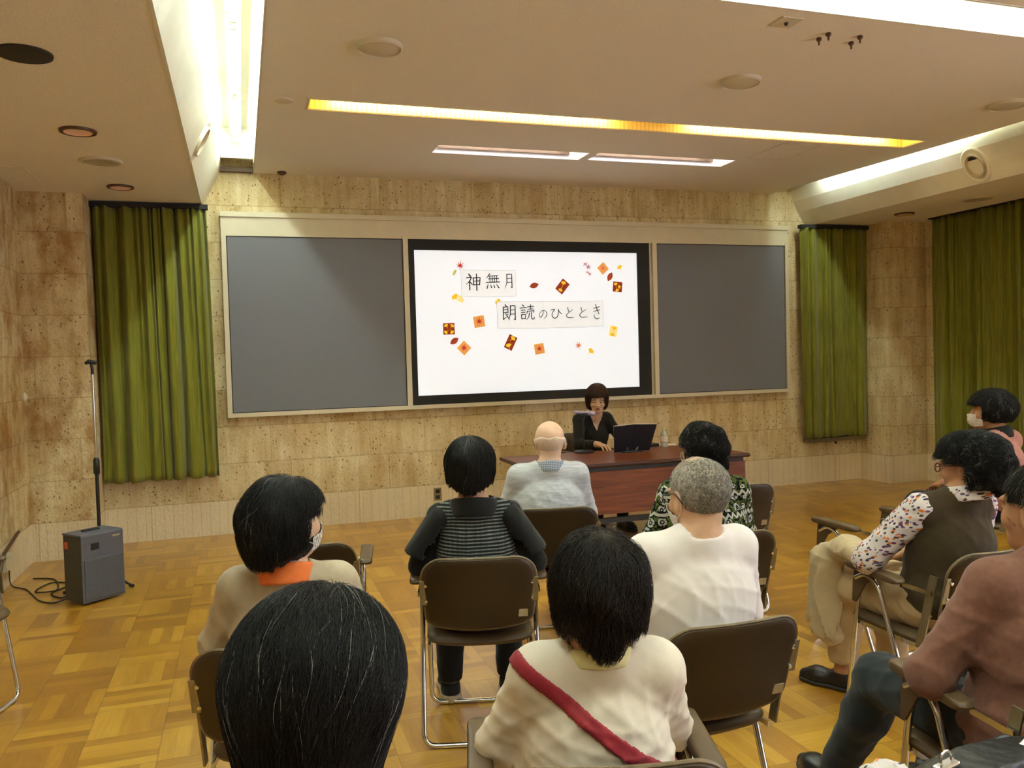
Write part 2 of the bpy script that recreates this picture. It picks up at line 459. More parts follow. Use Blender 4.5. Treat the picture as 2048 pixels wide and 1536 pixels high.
for k in range(4):
    x = .35 + k * 1.4
    fixture(x, 3.485, x + 1.24, 3.485, 3.5, 'white fluorescent batten in the cross trough over the audience, %s' % ['first from left', 'second from left', 'second from right', 'first from right'][k])
for k in range(4):
    x = .35 + k * 1.4
    fixture(x, .72, x + 1.24, .72, 3.5, 'white fluorescent batten in the rear cross trough, %s' % ['first from left', 'second from left', 'second from right', 'first from right'][k])

# ---------------------------------------------------------------- yellow slot light
t = thing('recessed_strip_light', 'long warm yellow recessed strip light in the central ceiling', 'ceiling light', ((SL[0] + SL[1]) / 2, 5.8, ZC))
yt = NT('yellow_reflector'); yx, yy, yz = yt.sep(yt.obj())
rb = yt.math('FRACT', yt.math('MULTIPLY', yx, 28))
yt.base(yt.mix(yt.math('GREATER_THAN', rb, .6), srgb(248, 226, 140), srgb(238, 206, 104)), .4); M['yellowrib'] = yt.m
L = SL[1] - SL[0]
bm = bmesh.new()
bb(-L / 2, L / 2, -.12, .12, .115, .125, bm); bb(-L / 2, L / 2, .112, .12, 0, .12, bm); bb(-L / 2, L / 2, -.12, -.112, 0, .12, bm)
bb(-L / 2, -L / 2 + .008, -.12, .12, 0, .12, bm); bb(L / 2 - .008, L / 2, -.12, .12, 0, .12, bm)
obj('reflector', bm, M['yellowrib'], t)
for x0, x1 in ((-2.4, -.28), (.42, 2.38)):
    bm = bmesh.new(); tube(bm, [(x0, .03, .07), (x1, .03, .07)], .014, 8); obj('lamp_tube', bm, M['slottube'], t, True)
bm = bmesh.new(); w_ = .012
for (a0, a1, b0, b1) in ((-L / 2 - w_, L / 2 + w_, -.12 - w_, -.12), (-L / 2 - w_, L / 2 + w_, .12, .12 + w_), (-L / 2 - w_, -L / 2, -.12, .12), (L / 2, L / 2 + w_, -.12, .12)):
    bb(a0, a1, b0, b1, -.006, .004, bm)
obj('rim', bm, M['disc'], t)

# ---------------------------------------------------------------- screen openings in the ceiling
M['mirror'] = plain('polished_panel', srgb(150, 128, 108), .08, metal=.9, var=.1, scale=2)
rt = NT('recess_tube'); rt.base((1, 1, 1), .3); rt.emit((.97, .95, 1.0), 14.0); M['recesstube'] = rt.m
M['brightwhite'] = plain('bright_white_lacquer', srgb(244, 242, 240), .35, var=.01)
for (x0, x1, y0, y1), lab in ((OP1, 'left of two rectangular ceiling recesses with mirror panel and white rim'), (OP2, 'right of two rectangular ceiling recesses with pinkish panel and white rim')):
    t = thing('ceiling_recess', lab, 'ceiling recess', ((x0 + x1) / 2, (y0 + y1) / 2, ZC))
    a, b = (x1 - x0) / 2, (y1 - y0) / 2
    bm = bmesh.new()
    bb(-a, a, b - .006, b, -.002, .18, bm); bb(-a, -a + .006, -b, b, -.002, .18, bm); bb(a - .006, a, -b, b, -.002, .18, bm); bb(-a, a, -b, -b + .006, 0, .18, bm)
    obj('white_lining', bm, M['brightwhite'], t)
    obj('mirror_panel', bb(-a + .05, a - .10, b - .03, b - .02, .035, .18), M['mirror'], t)
    obj('top_panel', bb(-a, a, -b, b, .18, .19), M['brightwhite'], t)
    bm = bmesh.new(); tube(bm, [(-a + .1, -b + .04, .16), (a - .1, -b + .04, .16)], .012, 8); obj('lamp_tube', bm, M['recesstube'], t, True)

# ---------------------------------------------------------------- ceiling fittings
def disc(x, y, z, r, label, mat, rim=None, group=None, name='ceiling_speaker', part='grille', drop=.012, cat='ceiling speaker'):
    t = thing(name, label, cat, (x, y, z), 0, group)
    bm = bmesh.new(); lathe(bm, [(0, -drop), (r * .86, -drop), (r * .93, -drop * .8), (r * .95, 0), (0, 0)]); obj(part, bm, mat, t, True)
    if rim:
        bm = bmesh.new(); lathe(bm, [(r * .9, -.001), (r * .93, -drop * 1.25), (r, -drop * .9), (r * 1.02, 0), (r * .9, -.001)]); obj('rim', bm, rim, t, True)
disc(.80, 4.65, ZC, .128, 'round tan ceiling plate, leftmost of the large ones on the central ceiling', M['disc'], M['disc'], name='ceiling_diffuser', cat='ceiling diffuser', drop=.02)
disc(3.15, 4.69, ZC, .128, 'round tan ceiling plate in the middle of the central ceiling', M['disc'], M['disc'], name='ceiling_diffuser', cat='ceiling diffuser', drop=.02)
disc(5.40, 4.68, ZC, .128, 'round tan ceiling plate at the right edge of the central ceiling', M['disc'], M['disc'], name='ceiling_diffuser', cat='ceiling diffuser', drop=.02)
disc(.333, 5.75, ZC, .068, 'small round tan plate beside the left end of the yellow strip light', M['disc'], name='ceiling_plate', cat='ceiling plate', part='plate')
disc(-.876, 4.27, ZSL, .125, 'round black speaker grille in the low left ceiling', M['blackgrille'])
def downlight(x, y, z, r, label, inner, rim):
    t = thing('downlight', label, 'downlight', (x, y, z), 0, 'unlit round downlights in the low ceilings')
    bm = bmesh.new(); lathe(bm, [(0, -.004), (r * .45, -.006), (r * .75, -.014), (r * .82, -.002), (0, -.001)]); obj('reflector', bm, inner, t, True)
    bm = bmesh.new(); lathe(bm, [(r * .8, -.001), (r * .84, -.016), (r * .97, -.014), (r, 0), (r * .8, -.001)]); obj('rim', bm, rim, t, True)
downlight(-.875, 5.57, ZSL, .105, 'pink centred downlight with dark rim, nearer one in the left ceiling', M['pink'], M['darkrim'])
downlight(-.863, 6.35, ZSL, .138, 'pale grey beige bowl downlight between the two pink ones', M['greybowl'], M['disc'])
downlight(-.848, 7.21, ZSL, .10, 'pink centred downlight with dark rim, closest to the left curtain', M['pink'], M['darkrim'])
downlight(6.81, 6.23, ZSR, .14, 'larger silver downlight in the low right ceiling', M['greybowl'], M['disc'])
downlight(6.73, 7.08, ZSR, .10, 'smaller silver downlight in the right ceiling by the front curtain', M['greybowl'], M['darkrim'])
# sprinkler / hooks / plates / hatch outlines
t = thing('sprinkler', 'small dark sprinkler on the ceiling above the left end of the board', 'sprinkler', (.423, 7.9, ZC))
bm = bmesh.new(); lathe(bm, [(0, 0), (.04, 0), (.045, -.012), (.02, -.03), (0, -.034)], n=16); obj('body', bm, M['darkrim'], t, True)
t = thing('ceiling_bracket', 'small square plate with a dark screw on the ceiling near the cross trough', 'ceiling plate', (2.84, 3.80, ZC), R(0))
obj('plate', B((0, 0, -.003), (.13, .13, .006), .001), M['disc'], t)
bm = bmesh.new(); lathe(bm, [(0, -.02), (.008, -.02), (.012, -.006), (0, -.006)], n=12); obj('screw', bm, M['black'], t, True)
for (x, y, lab) in ((3.169, 3.95, 'leftmost small dark ceiling hook'), (3.173, 3.875, 'small dark ceiling hook second from left'), (3.394, 3.955, 'small dark ceiling hook third from left'), (3.38, 3.867, 'rightmost small dark ceiling hook')):
    bm = bmesh.new(); lathe(bm, [(0, 0), (.014, 0), (.016, -.012), (.006, -.022), (.005, -.04), (0, -.042)], n=12, c=(x, y, ZC))
    tag(obj('ceiling_hook', bm, M['darkrim'], None, True), lab + ' in the cluster of four above the audience', 'hook', 'ceiling hooks')
def hatch(x0, x1, y0, y1, z, lab):
    t = thing('ceiling_hatch', lab, 'ceiling hatch', ((x0 + x1) / 2, (y0 + y1) / 2, z))
    a, b = (x1 - x0) / 2, (y1 - y0) / 2
    obj('panel', bb(-a + .006, a - .006, -b + .006, b - .006, -.003, .001), M['plaster'], t)
    bm = bmesh.new()
    for q in ((-a, a, -b, -b + .006), (-a, a, b - .006, b), (-a, -a + .006, -b, b), (a - .006, a, -b, b)): bb(*q, -.0045, .001, bm)
    obj('frame', bm, M['disc'], t)
hatch(4.45, 4.83, 6.02, 6.54, ZC, 'square access hatch outline right of the ceiling recesses')
hatch(-1.63, -1.40, 6.62, 7.3, ZSL, 'access hatch outline in the low left ceiling by the wall')

# air nozzles in the beam faces
def nozzle(loc, rot, lab):
    t = thing('air_nozzle', lab, 'air vent', loc); t.rotation_euler = rot
    bm = bmesh.new(); lathe(bm, [(.10, -.02), (.115, .0), (.155, .004), (.165, -.004), (.165, -.02), (.10, -.02)], n=36)
    bmesh.ops.scale(bm, vec=(1, .82, 1), verts=bm.verts); obj('flange', bm, M['white'], t, True)
    bm = bmesh.new(); lathe(bm, [(.115, -.015), (.112, .02), (.10, .022), (.085, -.015), (.06, -.02), (0, -.02)], n=32)
    bmesh.ops.scale(bm, vec=(1, .82, 1), verts=bm.verts); obj('cup', bm, M['greybowl'], t, True)
    bm = bmesh.new(); lathe(bm, [(0, -.004), (.055, -.004), (.06, -.018), (0, -.018)], n=24, c=(.03, .01, 0)); obj('throat', bm, M['black'], t, True)
nozzle((-.206, 6.2, 3.115), (0, R(116.5), 0), 'oval white air nozzle in the left beam face')
nozzle((6.095, 5.6, 3.09), (0, R(-121), 0), 'oval white air nozzle with dark throat in the right beam face')

# ---------------------------------------------------------------- curtains
def curtain(name, p0, p1, z0, z1, nfold, amp, label, seed, skew=0, group='olive velvet curtains', side=1, zslope=0):
    rs = np.random.default_rng(seed)
    t = thing(name, label, 'curtain', (p0[0], p0[1], 0), math.atan2(p1[1] - p0[1], p1[0] - p0[0]), group)
    L = math.hypot(p1[0] - p0[0], p1[1] - p0[1])
    nu, nv = int(nfold * 22), 40
    u = np.linspace(0, 1, nu); v = np.linspace(0, 1, nv)
    U, V = np.meshgrid(u, v, indexing='ij')
    wu = u.copy()
    for k in range(4): wu = wu + .035 / (k + 1) * np.sin(2 * np.pi * u * rs.uniform(1, nfold * .4) + rs.uniform(0, 6.28))
    ph = (wu - wu[0]) * nfold * 2 * np.pi
    a1 = amp * (.55 + .45 * np.sin(2 * np.pi * u * nfold * .31 + rs.uniform(0, 6)))
    Wt = np.sin(ph)[:, None] * a1[:, None] * (.55 + .45 * (1 - V)) + .35 * amp * np.sin(2.1 * ph + 1.3)[:, None] * (.4 + .6 * V) \
        + .25 * amp * np.sin(ph[:, None] * .5 + 3 * V + rs.uniform(0, 6))
    sway = .010 * np.sin(3 * V + ph[:, None] * .37) * (1 - V)
    X = U * L * (1 + skew * (1 - V)) + sway + .012 * np.cos(ph)[:, None] * (1 - V * .4)
    Z = z0 + (z1 - z0) * V + zslope * U * (1 - V)
    Z = Z + (1 - V) ** 8 * .006 * np.sin(ph)[:, None]
    n = nu * nv
    th = .006
    vf = np.stack([X, Wt, Z], -1).reshape(-1, 3); vb = vf + np.array([0, th, 0])
    verts = np.concatenate([vf, vb])
    idx = np.arange(n).reshape(nu, nv)
    q = np.stack([idx[:-1, :-1], idx[1:, :-1], idx[1:, 1:], idx[:-1, 1:]], -1).reshape(-1, 4)
    fs = [q, (q + n)[:, ::-1]]
    def strip(ids): 
        return np.stack([ids[:-1], ids[:-1] + n, ids[1:] + n, ids[1:]], -1)
    fs += [strip(idx[:, 0]), strip(idx[:, -1])[:, ::-1], strip(idx[0, :])[:, ::-1], strip(idx[-1, :])]
    me = npmesh('curtain_cloth', verts, np.concatenate(fs)); me.materials.append(M['curtain'])
    link('cloth', me, t)
    obj('rail', bb(-.01, L + .01, -.03, .04, z1 - .005, z1 + .035), M['blackframe'], t)
    return t
def npmesh(name, v, q, smooth=True, matidx=None):
    me = bpy.data.meshes.new(name); v = np.ascontiguousarray(v, np.float32); q = np.ascontiguousarray(q, np.int32)
    me.vertices.add(len(v)); me.vertices.foreach_set('co', v.ravel())
    k = q.shape[1]; me.loops.add(q.size); me.loops.foreach_set('vertex_index', q.ravel())
    me.polygons.add(len(q)); me.polygons.foreach_set('loop_start', np.arange(0, q.size, k, dtype=np.int32))
    if matidx is not None: me.polygons.foreach_set('material_index', np.ascontiguousarray(matidx, np.int32))
    if smooth: me.polygons.foreach_set('use_smooth', np.ones(len(q), bool))
    me.update(calc_edges=True); me.validate()
    return me
curtain('curtain', (-1.165, 7.86), (-.235, 7.86), .555, 2.935, 7.5, .062, 'olive velvet curtain hanging between the left pillar and the grey board', 3, skew=.045)
curtain('curtain', (6.02, 7.86), (6.92, 7.86), .54, 2.905, 8.5, .055, 'olive velvet curtain right of the board, between it and the right pillar', 5, skew=0)
curtain('curtain', (7.30, 7.30), (7.30, 1.25), .30, 2.94, 40, .06, 'long olive velvet curtain along the right hand wall', 9)
# window ledge under the right curtain, left out of sight behind the left one
t = thing('window_ledge', 'grey metal ledge peeping out under the right front curtain', 'window ledge', (6.5, 7.95, .5))
obj('ledge', B((0, 0, 0), (.80, .09, .05), .006), M['dullmetal'], t)
bm = bmesh.new(); lathe(bm, [(0, -.06), (.012, -.055), (.014, -.03), (0, -.028)], n=12, c=(0, -.03, 0)); obj('catch', bm, M['black'], t, True)
# power outlet, wall knob
t = thing('power_outlet', 'dark double power outlet low on the front wall', 'outlet', (1.805, YF, .215))
obj('plate', B((0, -.005, 0), (.075, .01, .125), .003), M['dullmetal'], t)
bm = bmesh.new()
for dz in (-.028, .028): bb(-.02, .02, -.013, -.009, dz - .018, dz + .018, bm)
obj('socket', bm, M['black'], t)
t = thing('wall_button', 'small white button on the left wall beside the pillar', 'wall fitting', (XL, 7.45, 1.34)); t.rotation_euler = (0, R(90), 0)
bm = bmesh.new(); lathe(bm, [(0, 0), (.03, 0), (.034, .015), (.02, .028), (0, .03)], n=20); obj('knob_cap', bm, M['white'], t, True)
t = thing('wall_conduit', 'short bent grey conduit with sockets low on the left wall', 'conduit', (XL, 6.75, .16))
bm = bmesh.new(); tube(bm, fillet([(.02, -.5, -.05), (.02, -.25, -.02), (.02, -.15, .10), (.02, .3, .18)], .05), .012, 8); obj('pipe', bm, M['darkrim'], t, True)
bm = bmesh.new(); 
bb(.0, .04, -.16, .06, -.02, .08, bm)
obj('socket_box', bm, M['cream'], t)

# ---------------------------------------------------------------- board with screen
YBd = 7.92
def slab2(x0, x1, z0, z1, y0, y1, bm=None): return bb(x0, x1, y0, y1, z0, z1, bm)
t = thing('wall_board', 'long wall board with two grey panels in an off-white frame either side of the screen', 'board', (2.885, 8.0, 2.0))
o = Vector((2.885, 8.0, 2.0))
def rel(bm): bmesh.ops.translate(bm, vec=-o, verts=bm.verts); return bm
bm = bmesh.new(); slab2(-.125, 5.89, 2.735, 2.885, YBd + .005, 8.0, bm)
obj('header', rel(bm), M['cream'], t)
bm = bmesh.new(); slab2(-.13, 5.895, 2.885, 2.93, YBd - .012, 8.0, bm)
obj('header_cap', rel(bm), M['cream'], t)
bm = bmesh.new()
slab2(-.125, 5.89, 1.07, 1.108, YBd - .01, 8.0, bm); slab2(-.125, -.083, 1.108, 2.735, YBd - .01, 8.0, bm); slab2(5.847, 5.89, 1.108, 2.735, YBd - .01, 8.0, bm)
slab2(1.522, 1.570, 1.108, 2.735, YBd - .012, 8.0, bm); slab2(4.150, 4.19, 1.108, 2.735, YBd + .02, 8.0, bm); slab2(4.19, 4.238, 1.108, 2.735, YBd - .012, 8.0, bm)
slab2(-.083, 5.85, 2.712, 2.736, YBd - .004, 8.0, bm)
obj('frame', rel(bm), M['cream'], t)
bm = bmesh.new(); slab2(-.075, 1.515, 1.115, 2.705, YBd + .006, 7.99, bm); obj('grey_panel', rel(bm), M['greyboard'], t)
bm = bmesh.new(); slab2(4.245, 5.84, 1.115, 2.705, YBd + .006, 7.99, bm); obj('grey_panel', rel(bm), M['greyboard'], t)
bm = bmesh.new(); slab2(-.083, 1.522, 1.108, 2.712, YBd + .009, 7.995, bm); slab2(4.238, 5.847, 1.108, 2.712, YBd + .009, 7.995, bm); obj('shadow_gap', rel(bm), M['blackframe'], t)
scr = NT('backlit_screen'); scr.base(srgb(196, 204, 214), .5); scr.emit((.93, .96, 1.0), .52); M['screen'] = scr.m
t = thing('display_screen', 'large bright white screen in a wide black frame', 'screen', (2.82, 7.95, 1.9))
o = Vector((2.82, 7.95, 1.9))
bm = bmesh.new()
slab2(1.570, 4.150, 2.607, 2.712, YBd - .008, 7.99, bm); slab2(1.570, 4.150, 1.108, 1.198, YBd - .008, 7.99, bm)
slab2(1.570, 1.628, 1.198, 2.607, YBd - .008, 7.99, bm); slab2(4.008, 4.150, 1.198, 2.607, YBd - .008, 7.99, bm)
obj('frame', rel(bm), M['blackframe'], t)
bm = bmesh.new(); slab2(1.628, 4.008, 1.198, 2.607, YBd + .004, 7.99, bm)
obj('panel', rel(bm), M['screen'], t)

# ---------------------------------------------------------------- papers and leaves on the screen
YS = YBd + .003
def pmat(nm, c, e=.30, var=.04):
    t = NT(nm); n = t.noise(t.obj(), 60, 2)
    cc = t.ramp(n, [(.3, tuple(v * (1 - var) for v in c)), (.7, tuple(min(1, v * (1 + var)) for v in c))])
    t.base(cc, .7, spec=.2); t.emit(cc, e); return t.m  # paper glows a little, standing in for screen backlight shining through it
M['card'] = pmat('card_paper', srgb(220, 224, 226), .56)
M['ink'] = plain('brush_ink', (.02, .02, .022), .6)
M['pmaroon'] = pmat('maroon_paper', srgb(150, 58, 22), .22); M['porange'] = pmat('orange_paper', srgb(232, 168, 92), .3)
M['pyellow'] = pmat('yellow_paper', srgb(250, 206, 60), .3); M['ppale'] = pmat('pale_yellow_paper', srgb(252, 228, 150), .36)
M['pred'] = pmat('red_paper', srgb(200, 56, 50), .25); M['pbrown'] = pmat('brown_leaf_paper', srgb(166, 70, 42), .22)
M['pgreen'] = pmat('green_paper', srgb(196, 198, 100), .3); M['pgrey'] = pmat('grey_pink_paper', srgb(190, 140, 150), .3); M['psalmon'] = pmat('salmon_paper', srgb(218, 120, 84), .3)
def flat(bm, pts, y, th=.0015):
    a = [bm.verts.new((p[0], y, p[1])) for p in pts]; b = [bm.verts.new((p[0], y + th, p[1])) for p in pts]
    bm.faces.new(a); bm.faces.new(b[::-1])
    for i in range(len(pts)):
        j = (i + 1) % len(pts); bm.faces.new((a[i], b[i], b[j], a[j]))
    return bm
def maple(s, n=7):
    pts = []
    for i in range(n):
        a = R(90 + (i - (n - 1) / 2) * 42); r = s * (1 - abs(i - (n - 1) / 2) * .10)
        pts += [(r * math.cos(a), r * math.sin(a))]
        if i < n - 1:
            a2 = a + R(21); pts.append((.25 * s * math.cos(a2), .25 * s * math.sin(a2)))
    pts += [(-.05 * s, -.2 * s), (-.03 * s, -.75 * s), (.03 * s, -.75 * s), (.05 * s, -.2 * s)]
    return pts
def ginkgo(s):
    pts = [(.04 * s, -.9 * s), (.05 * s, -.3 * s)]
    for i in range(9):
        a = R(25 + 130 * i / 8); r = s * (.85 if i == 4 else 1.0); pts.append((r * math.cos(a) * .8, -.3 * s + r * math.sin(a)))
    pts += [(-.05 * s, -.3 * s), (-.04 * s, -.9 * s)]
    return pts
def oval(s, k=.62):
    pts = []
    for i in range(18):
        a = 2 * math.pi * i / 18; x = s * math.cos(a); y = s * k * math.sin(a) * (1 - .25 * abs(math.cos(a)) ** 3)
        pts.append((x * (1.2 if abs(math.cos(a)) > .99 else 1), y))
    return pts
def tr(pts, a, dx=0, dz=0):
    c, s_ = math.cos(a), math.sin(a); return [(p[0] * c - p[1] * s_ + dx, p[0] * s_ + p[1] * c + dz) for p in pts]
def deco(x, z, name, label, cat, layers, group):
    t = thing(name, label, cat, (x, YS, z), 0, group)
    for i, (nm, pts, mt) in enumerate(layers):
        bm = bmesh.new()
        for P_ in (pts if isinstance(pts[0], list) else [pts]): flat(bm, P_, -.0018 * (i + 1) + .0015 - .0018, .0016)
        obj(nm, bm, M[mt], t)
    return t
G = 'paper autumn leaves and cards on the screen'
sq = lambda w_, h_=None: [(-w_ / 2, -(h_ or w_) / 2), (w_ / 2, -(h_ or w_) / 2), (w_ / 2, (h_ or w_) / 2), (-w_ / 2, (h_ or w_) / 2)]
deco(2.085, 2.459, 'paper_maple_leaf', 'red paper maple leaf at the upper left corner of the shorter card', 'paper leaf', [('leaf', tr(maple(.058), R(-10)), 'pred')], G)
deco(2.027, 2.393, 'paper_leaf', 'small yellow green paper leaf under the red maple leaf', 'paper leaf', [('leaf', tr(oval(.032, .45), R(60)), 'pgreen')], G)
deco(2.05, 2.137, 'paper_ginkgo_leaves', 'pale blurred yellow leaves left of the shorter card', 'paper leaf', [('leaf', tr(ginkgo(.055), R(40), -.02, .01), 'pyellow'), ('second_leaf', tr(ginkgo(.06), R(-60), .02, -.01), 'ppale')], G)
deco(2.469, 2.098, 'paper_ginkgo_leaf', 'yellow ginkgo leaf at the corner of the longer card', 'paper leaf', [('leaf', tr(ginkgo(.05), R(40)), 'pyellow')], G)
deco(2.851, 2.266, 'paper_leaf', 'brown oval paper leaf right of the shorter card', 'paper leaf', [('leaf', tr(oval(.045), R(15)), 'pbrown')], G)
deco(2.004, 1.722, 'paper_leaf', 'brown oval paper leaf under the square maroon card at left', 'paper leaf', [('leaf', tr(oval(.045), R(35)), 'pbrown')], G)
deco(3.694, 2.357, 'paper_leaf', 'brown oval paper leaf standing steeply at upper right', 'paper leaf', [('leaf', tr(oval(.045), R(62)), 'pbrown')], G)
def gcard(x, z, w_, h_, a, label, leaves):
    L_ = [('card', tr(sq(w_, h_), a), 'pmaroon')]
    L_ += [('ginkgo', tr(ginkgo(s_), b_, dx, dz), 'pyellow') for s_, b_, dx, dz in leaves]
    deco(x, z, 'paper_card', label, 'paper card', L_, G)
gcard(3.159, 2.256, .095, .135, R(-40), 'tilted maroon card with two ginkgo leaves, near the top centre', [(.038, R(-20), .01, .03), (.034, R(150), -.02, -.03)])
gcard(3.778, 2.252, .105, .105, R(-5), 'maroon square card with ginkgo leaves at the far upper right', [(.03, R(10), -.02, .025), (.03, R(100), .025, .0), (.03, R(200), -.01, -.03)])
gcard(1.953, 1.842, .115, .112, R(1), 'maroon square card with four ginkgo leaves at the left', [(.03, R(30), -.025, .028), (.03, R(-40), .03, .025), (.03, R(130), -.028, -.03), (.03, R(220), .025, -.028)])
gcard(2.585, 1.695, .09, .145, R(-27), 'tilted maroon card with ginkgo leaves, low centre', [(.042, R(-50), .02, .038), (.042, R(15), -.022, -.035)])
def mcard(x, z, w_, a, label):
    deco(x, z, 'paper_card', label, 'paper card', [('card', tr(sq(w_), a), 'porange'), ('maple', tr(maple(w_ * .48), a - R(15)), 'psalmon' if w_ < .1 else 'pred')], G)
mcard(3.617, 2.443, .095, R(40), 'tilted orange square card with maple leaf at upper right')
mcard(2.263, 1.909, .112, R(8), 'orange square card with maple leaf left of the longer writing card')
mcard(2.101, 1.651, .105, R(45), 'orange card with maple leaf set on its corner at lower left')
mcard(2.89, 1.624, .105, R(8), 'orange square card with maple leaf below the longer writing card')
deco(3.321, 1.648, 'paper_maple_leaf', 'salmon paper maple leaf at lower right', 'paper leaf', [('leaf', tr(maple(.055, 7), R(20)), 'psalmon')], G)
deco(3.452, 1.582, 'paper_ginkgo_leaf', 'yellow ginkgo leaf beside the salmon maple leaf', 'paper leaf', [('leaf', tr(ginkgo(.052), R(-45)), 'pyellow')], G)
deco(3.811, 2.449, 'paper_ginkgo_leaf', 'yellow ginkgo leaf at the far upper right corner', 'paper leaf', [('leaf', tr(ginkgo(.045), R(30)), 'pyellow')], G)
deco(3.717, 1.79, 'paper_ginkgo_leaves', 'pair of pale yellow ginkgo leaves right of the longer card', 'paper leaf', [('card', tr(sq(.09, .11), R(-12)), 'ppale'), ('leaf', tr(ginkgo(.04), R(-20), .01, .025), 'pyellow'), ('second_leaf', tr(ginkgo(.04), R(160), -.01, -.03), 'pyellow')], G)
def fly(x, z, a, s_, lab):
    body = tr([(-s_, -.004), (s_ * 1.2, -.003), (s_ * 1.2, .003), (-s_, .004)], a)
    wings = [tr(oval(s_ * .7, .22), a + R(b), d * math.cos(a) + 0, d * math.sin(a)) for b, d in ((75, -s_ * .5), (115, s_ * .5), (60, s_ * .55))]
    deco(x, z, 'paper_dragonfly', lab, 'paper dragonfly', [('body', body, 'pred'), ('wings', wings, 'pgrey')], G)
fly(3.435, 2.472, R(-40), .042, 'larger paper dragonfly at upper right')
fly(3.453, 2.394, R(-35), .028, 'smaller paper dragonfly below the larger one')

# writing cards with brush strokes (100 x 100 boxes, y down)
GL = {
'kami': [[(20,3,9),(29,15,12)], [(6,26,8),(38,22,8)], [(37,22,8),(24,48,8),(4,66,3)], [(24,44,8),(24,99,9)], [(28,52,6),(40,66,9)], [(47,26,8),(50,72,8)], [(48,27,7),(90,23,8),(86,70,8)], [(50,47,6),(86,44,6)], [(50,68,6),(87,66,6)], [(68,2,8),(68,102,9)]],
'mu': [[(30,2,9),(8,30,4)], [(24,16,6),(86,13,7)], [(20,34,6),(92,31,7)], [(4,57,6),(98,53,8)], [(30,17,6),(32,57,6)], [(47,15,6),(48,56,6)], [(63,15,6),(63,56,6)], [(79,14,6),(77,55,6)], [(18,70,6),(10,94,9)], [(36,72,6),(41,90,9)], [(57,72,6),(63,89,9)], [(77,69,6),(92,90,10)]],
'tsuki': [[(32,5,8),(31,60,8),(12,98,3)], [(32,7,7),(76,4,8),(76,94,9),(62,86,3)], [(33,33,6),(74,31,6)], [(33,58,6),(74,56,6)]],
'rou': [[(24,0,8),(30,9,9)], [(10,15,8),(10,92,8)], [(10,16,7),(42,13,7),(42,50,7)], [(12,32,6),(41,30,6)], [(12,50,6),(42,48,6)], [(9,92,8),(36,74,4)], [(44,58,5),(32,68,5)], [(24,54,6),(50,90,8)], [(60,6,8),(58,60,8),(46,98,3)], [(60,8,7),(92,5,8),(92,96,9),(80,88,3)], [(60,34,6),(90,32,6)], [(60,60,6),(90,58,6)]],
'doku': [[(20,1,7),(29,10,9)], [(3,22,7),(46,18,7)], [(11,36,6),(38,34,6)], [(11,50,6),(38,48,6)], [(12,63,7),(14,92,7)], [(12,64,6),(40,61,7),(37,90,6)], [(14,89,6),(38,87,6)], [(53,15,6),(95,11,7)], [(74,1,7),(74,28,7)], [(57,30,6),(91,28,6)], [(52,40,6),(49,56,7)], [(52,43,6),(98,39,7),(90,54,3)], [(65,52,7),(61,78,7),(44,98,3)], [(79,50,7),(78,86,7),(84,93,8),(97,90,7),(98,76,3)]],
'no': [[(54,20,7),(48,50,8),(28,82,8),(14,66,7),(20,40,6),(46,20,6),(74,24,7),(88,50,8),(78,76,7),(54,94,3)]],
'hi': [[(8,24,6),(38,18,8),(20,46,7),(18,72,8),(36,90,8),(58,80,8),(70,48,7),(70,18,6)], [(70,18,6),(80,42,8),(98,54,7)]],
'to': [[(32,6,8),(38,32,8),(46,46,6)], [(84,24,5),(46,46,7),(20,68,8),(28,88,8),(56,92,8),(90,88,6)]],
'ki': [[(18,28,6),(80,18,7)], [(18,48,6),(84,38,7)], [(40,2,7),(56,38,8),(76,64,5),(52,60,3)], [(24,68,5),(28,86,7),(52,96,8),(78,90,5)]],
}
def catmull(P_, n=7):
    P_ = np.array(P_, float); Q = np.vstack([P_[0], P_, P_[-1]]); out = []
    for i in range(1, len(Q) - 2):
        for k in range(n):
            t_ = k / n; a, b, c, d = Q[i - 1:i + 3]
            out.append(.5 * ((2 * b) + (-a + c) * t_ + (2 * a - 5 * b + 4 * c - d) * t_ ** 2 + (-a + 3 * b - 3 * c + d) * t_ ** 3))
    out.append(P_[-1]); return np.array(out)
def stroke(bm, pts, box, y, curvy):
    x0, z1, x1, z0 = box; sx, sz = (x1 - x0) / 100, (z1 - z0) / 100
    P_ = catmull(pts) if curvy else np.array([p for a, b in zip(pts, pts[1:]) for p in [tuple(np.array(a) * (1 - k / 4) + np.array(b) * k / 4) for k in range(4)]] + [pts[-1]], float)
    xs = x0 + P_[:, 0] * sx; zs = z1 - P_[:, 1] * sz; wd = P_[:, 2] * (sx + sz) / 2 * .84
    L_, R_ = [], []
    for i in range(len(P_)):
        a = max(0, i - 1); b = min(len(P_) - 1, i + 1); dx, dz = xs[b] - xs[a], zs[b] - zs[a]; l = math.hypot(dx, dz) or 1
        nx, nz = -dz / l * wd[i] / 2, dx / l * wd[i] / 2
        L_.append((xs[i] + nx, zs[i] + nz)); R_.append((xs[i] - nx, zs[i] - nz))
    for i in range(len(P_) - 1): flat(bm, [L_[i], L_[i + 1], R_[i + 1], R_[i]], y, .0012)
    for i in (0, len(P_) - 1): flat(bm, [(xs[i] + wd[i] * .5 * math.cos(a), zs[i] + wd[i] * .5 * math.sin(a)) for a in np.linspace(0, 2 * math.pi, 9)[:-1]], y, .0012)
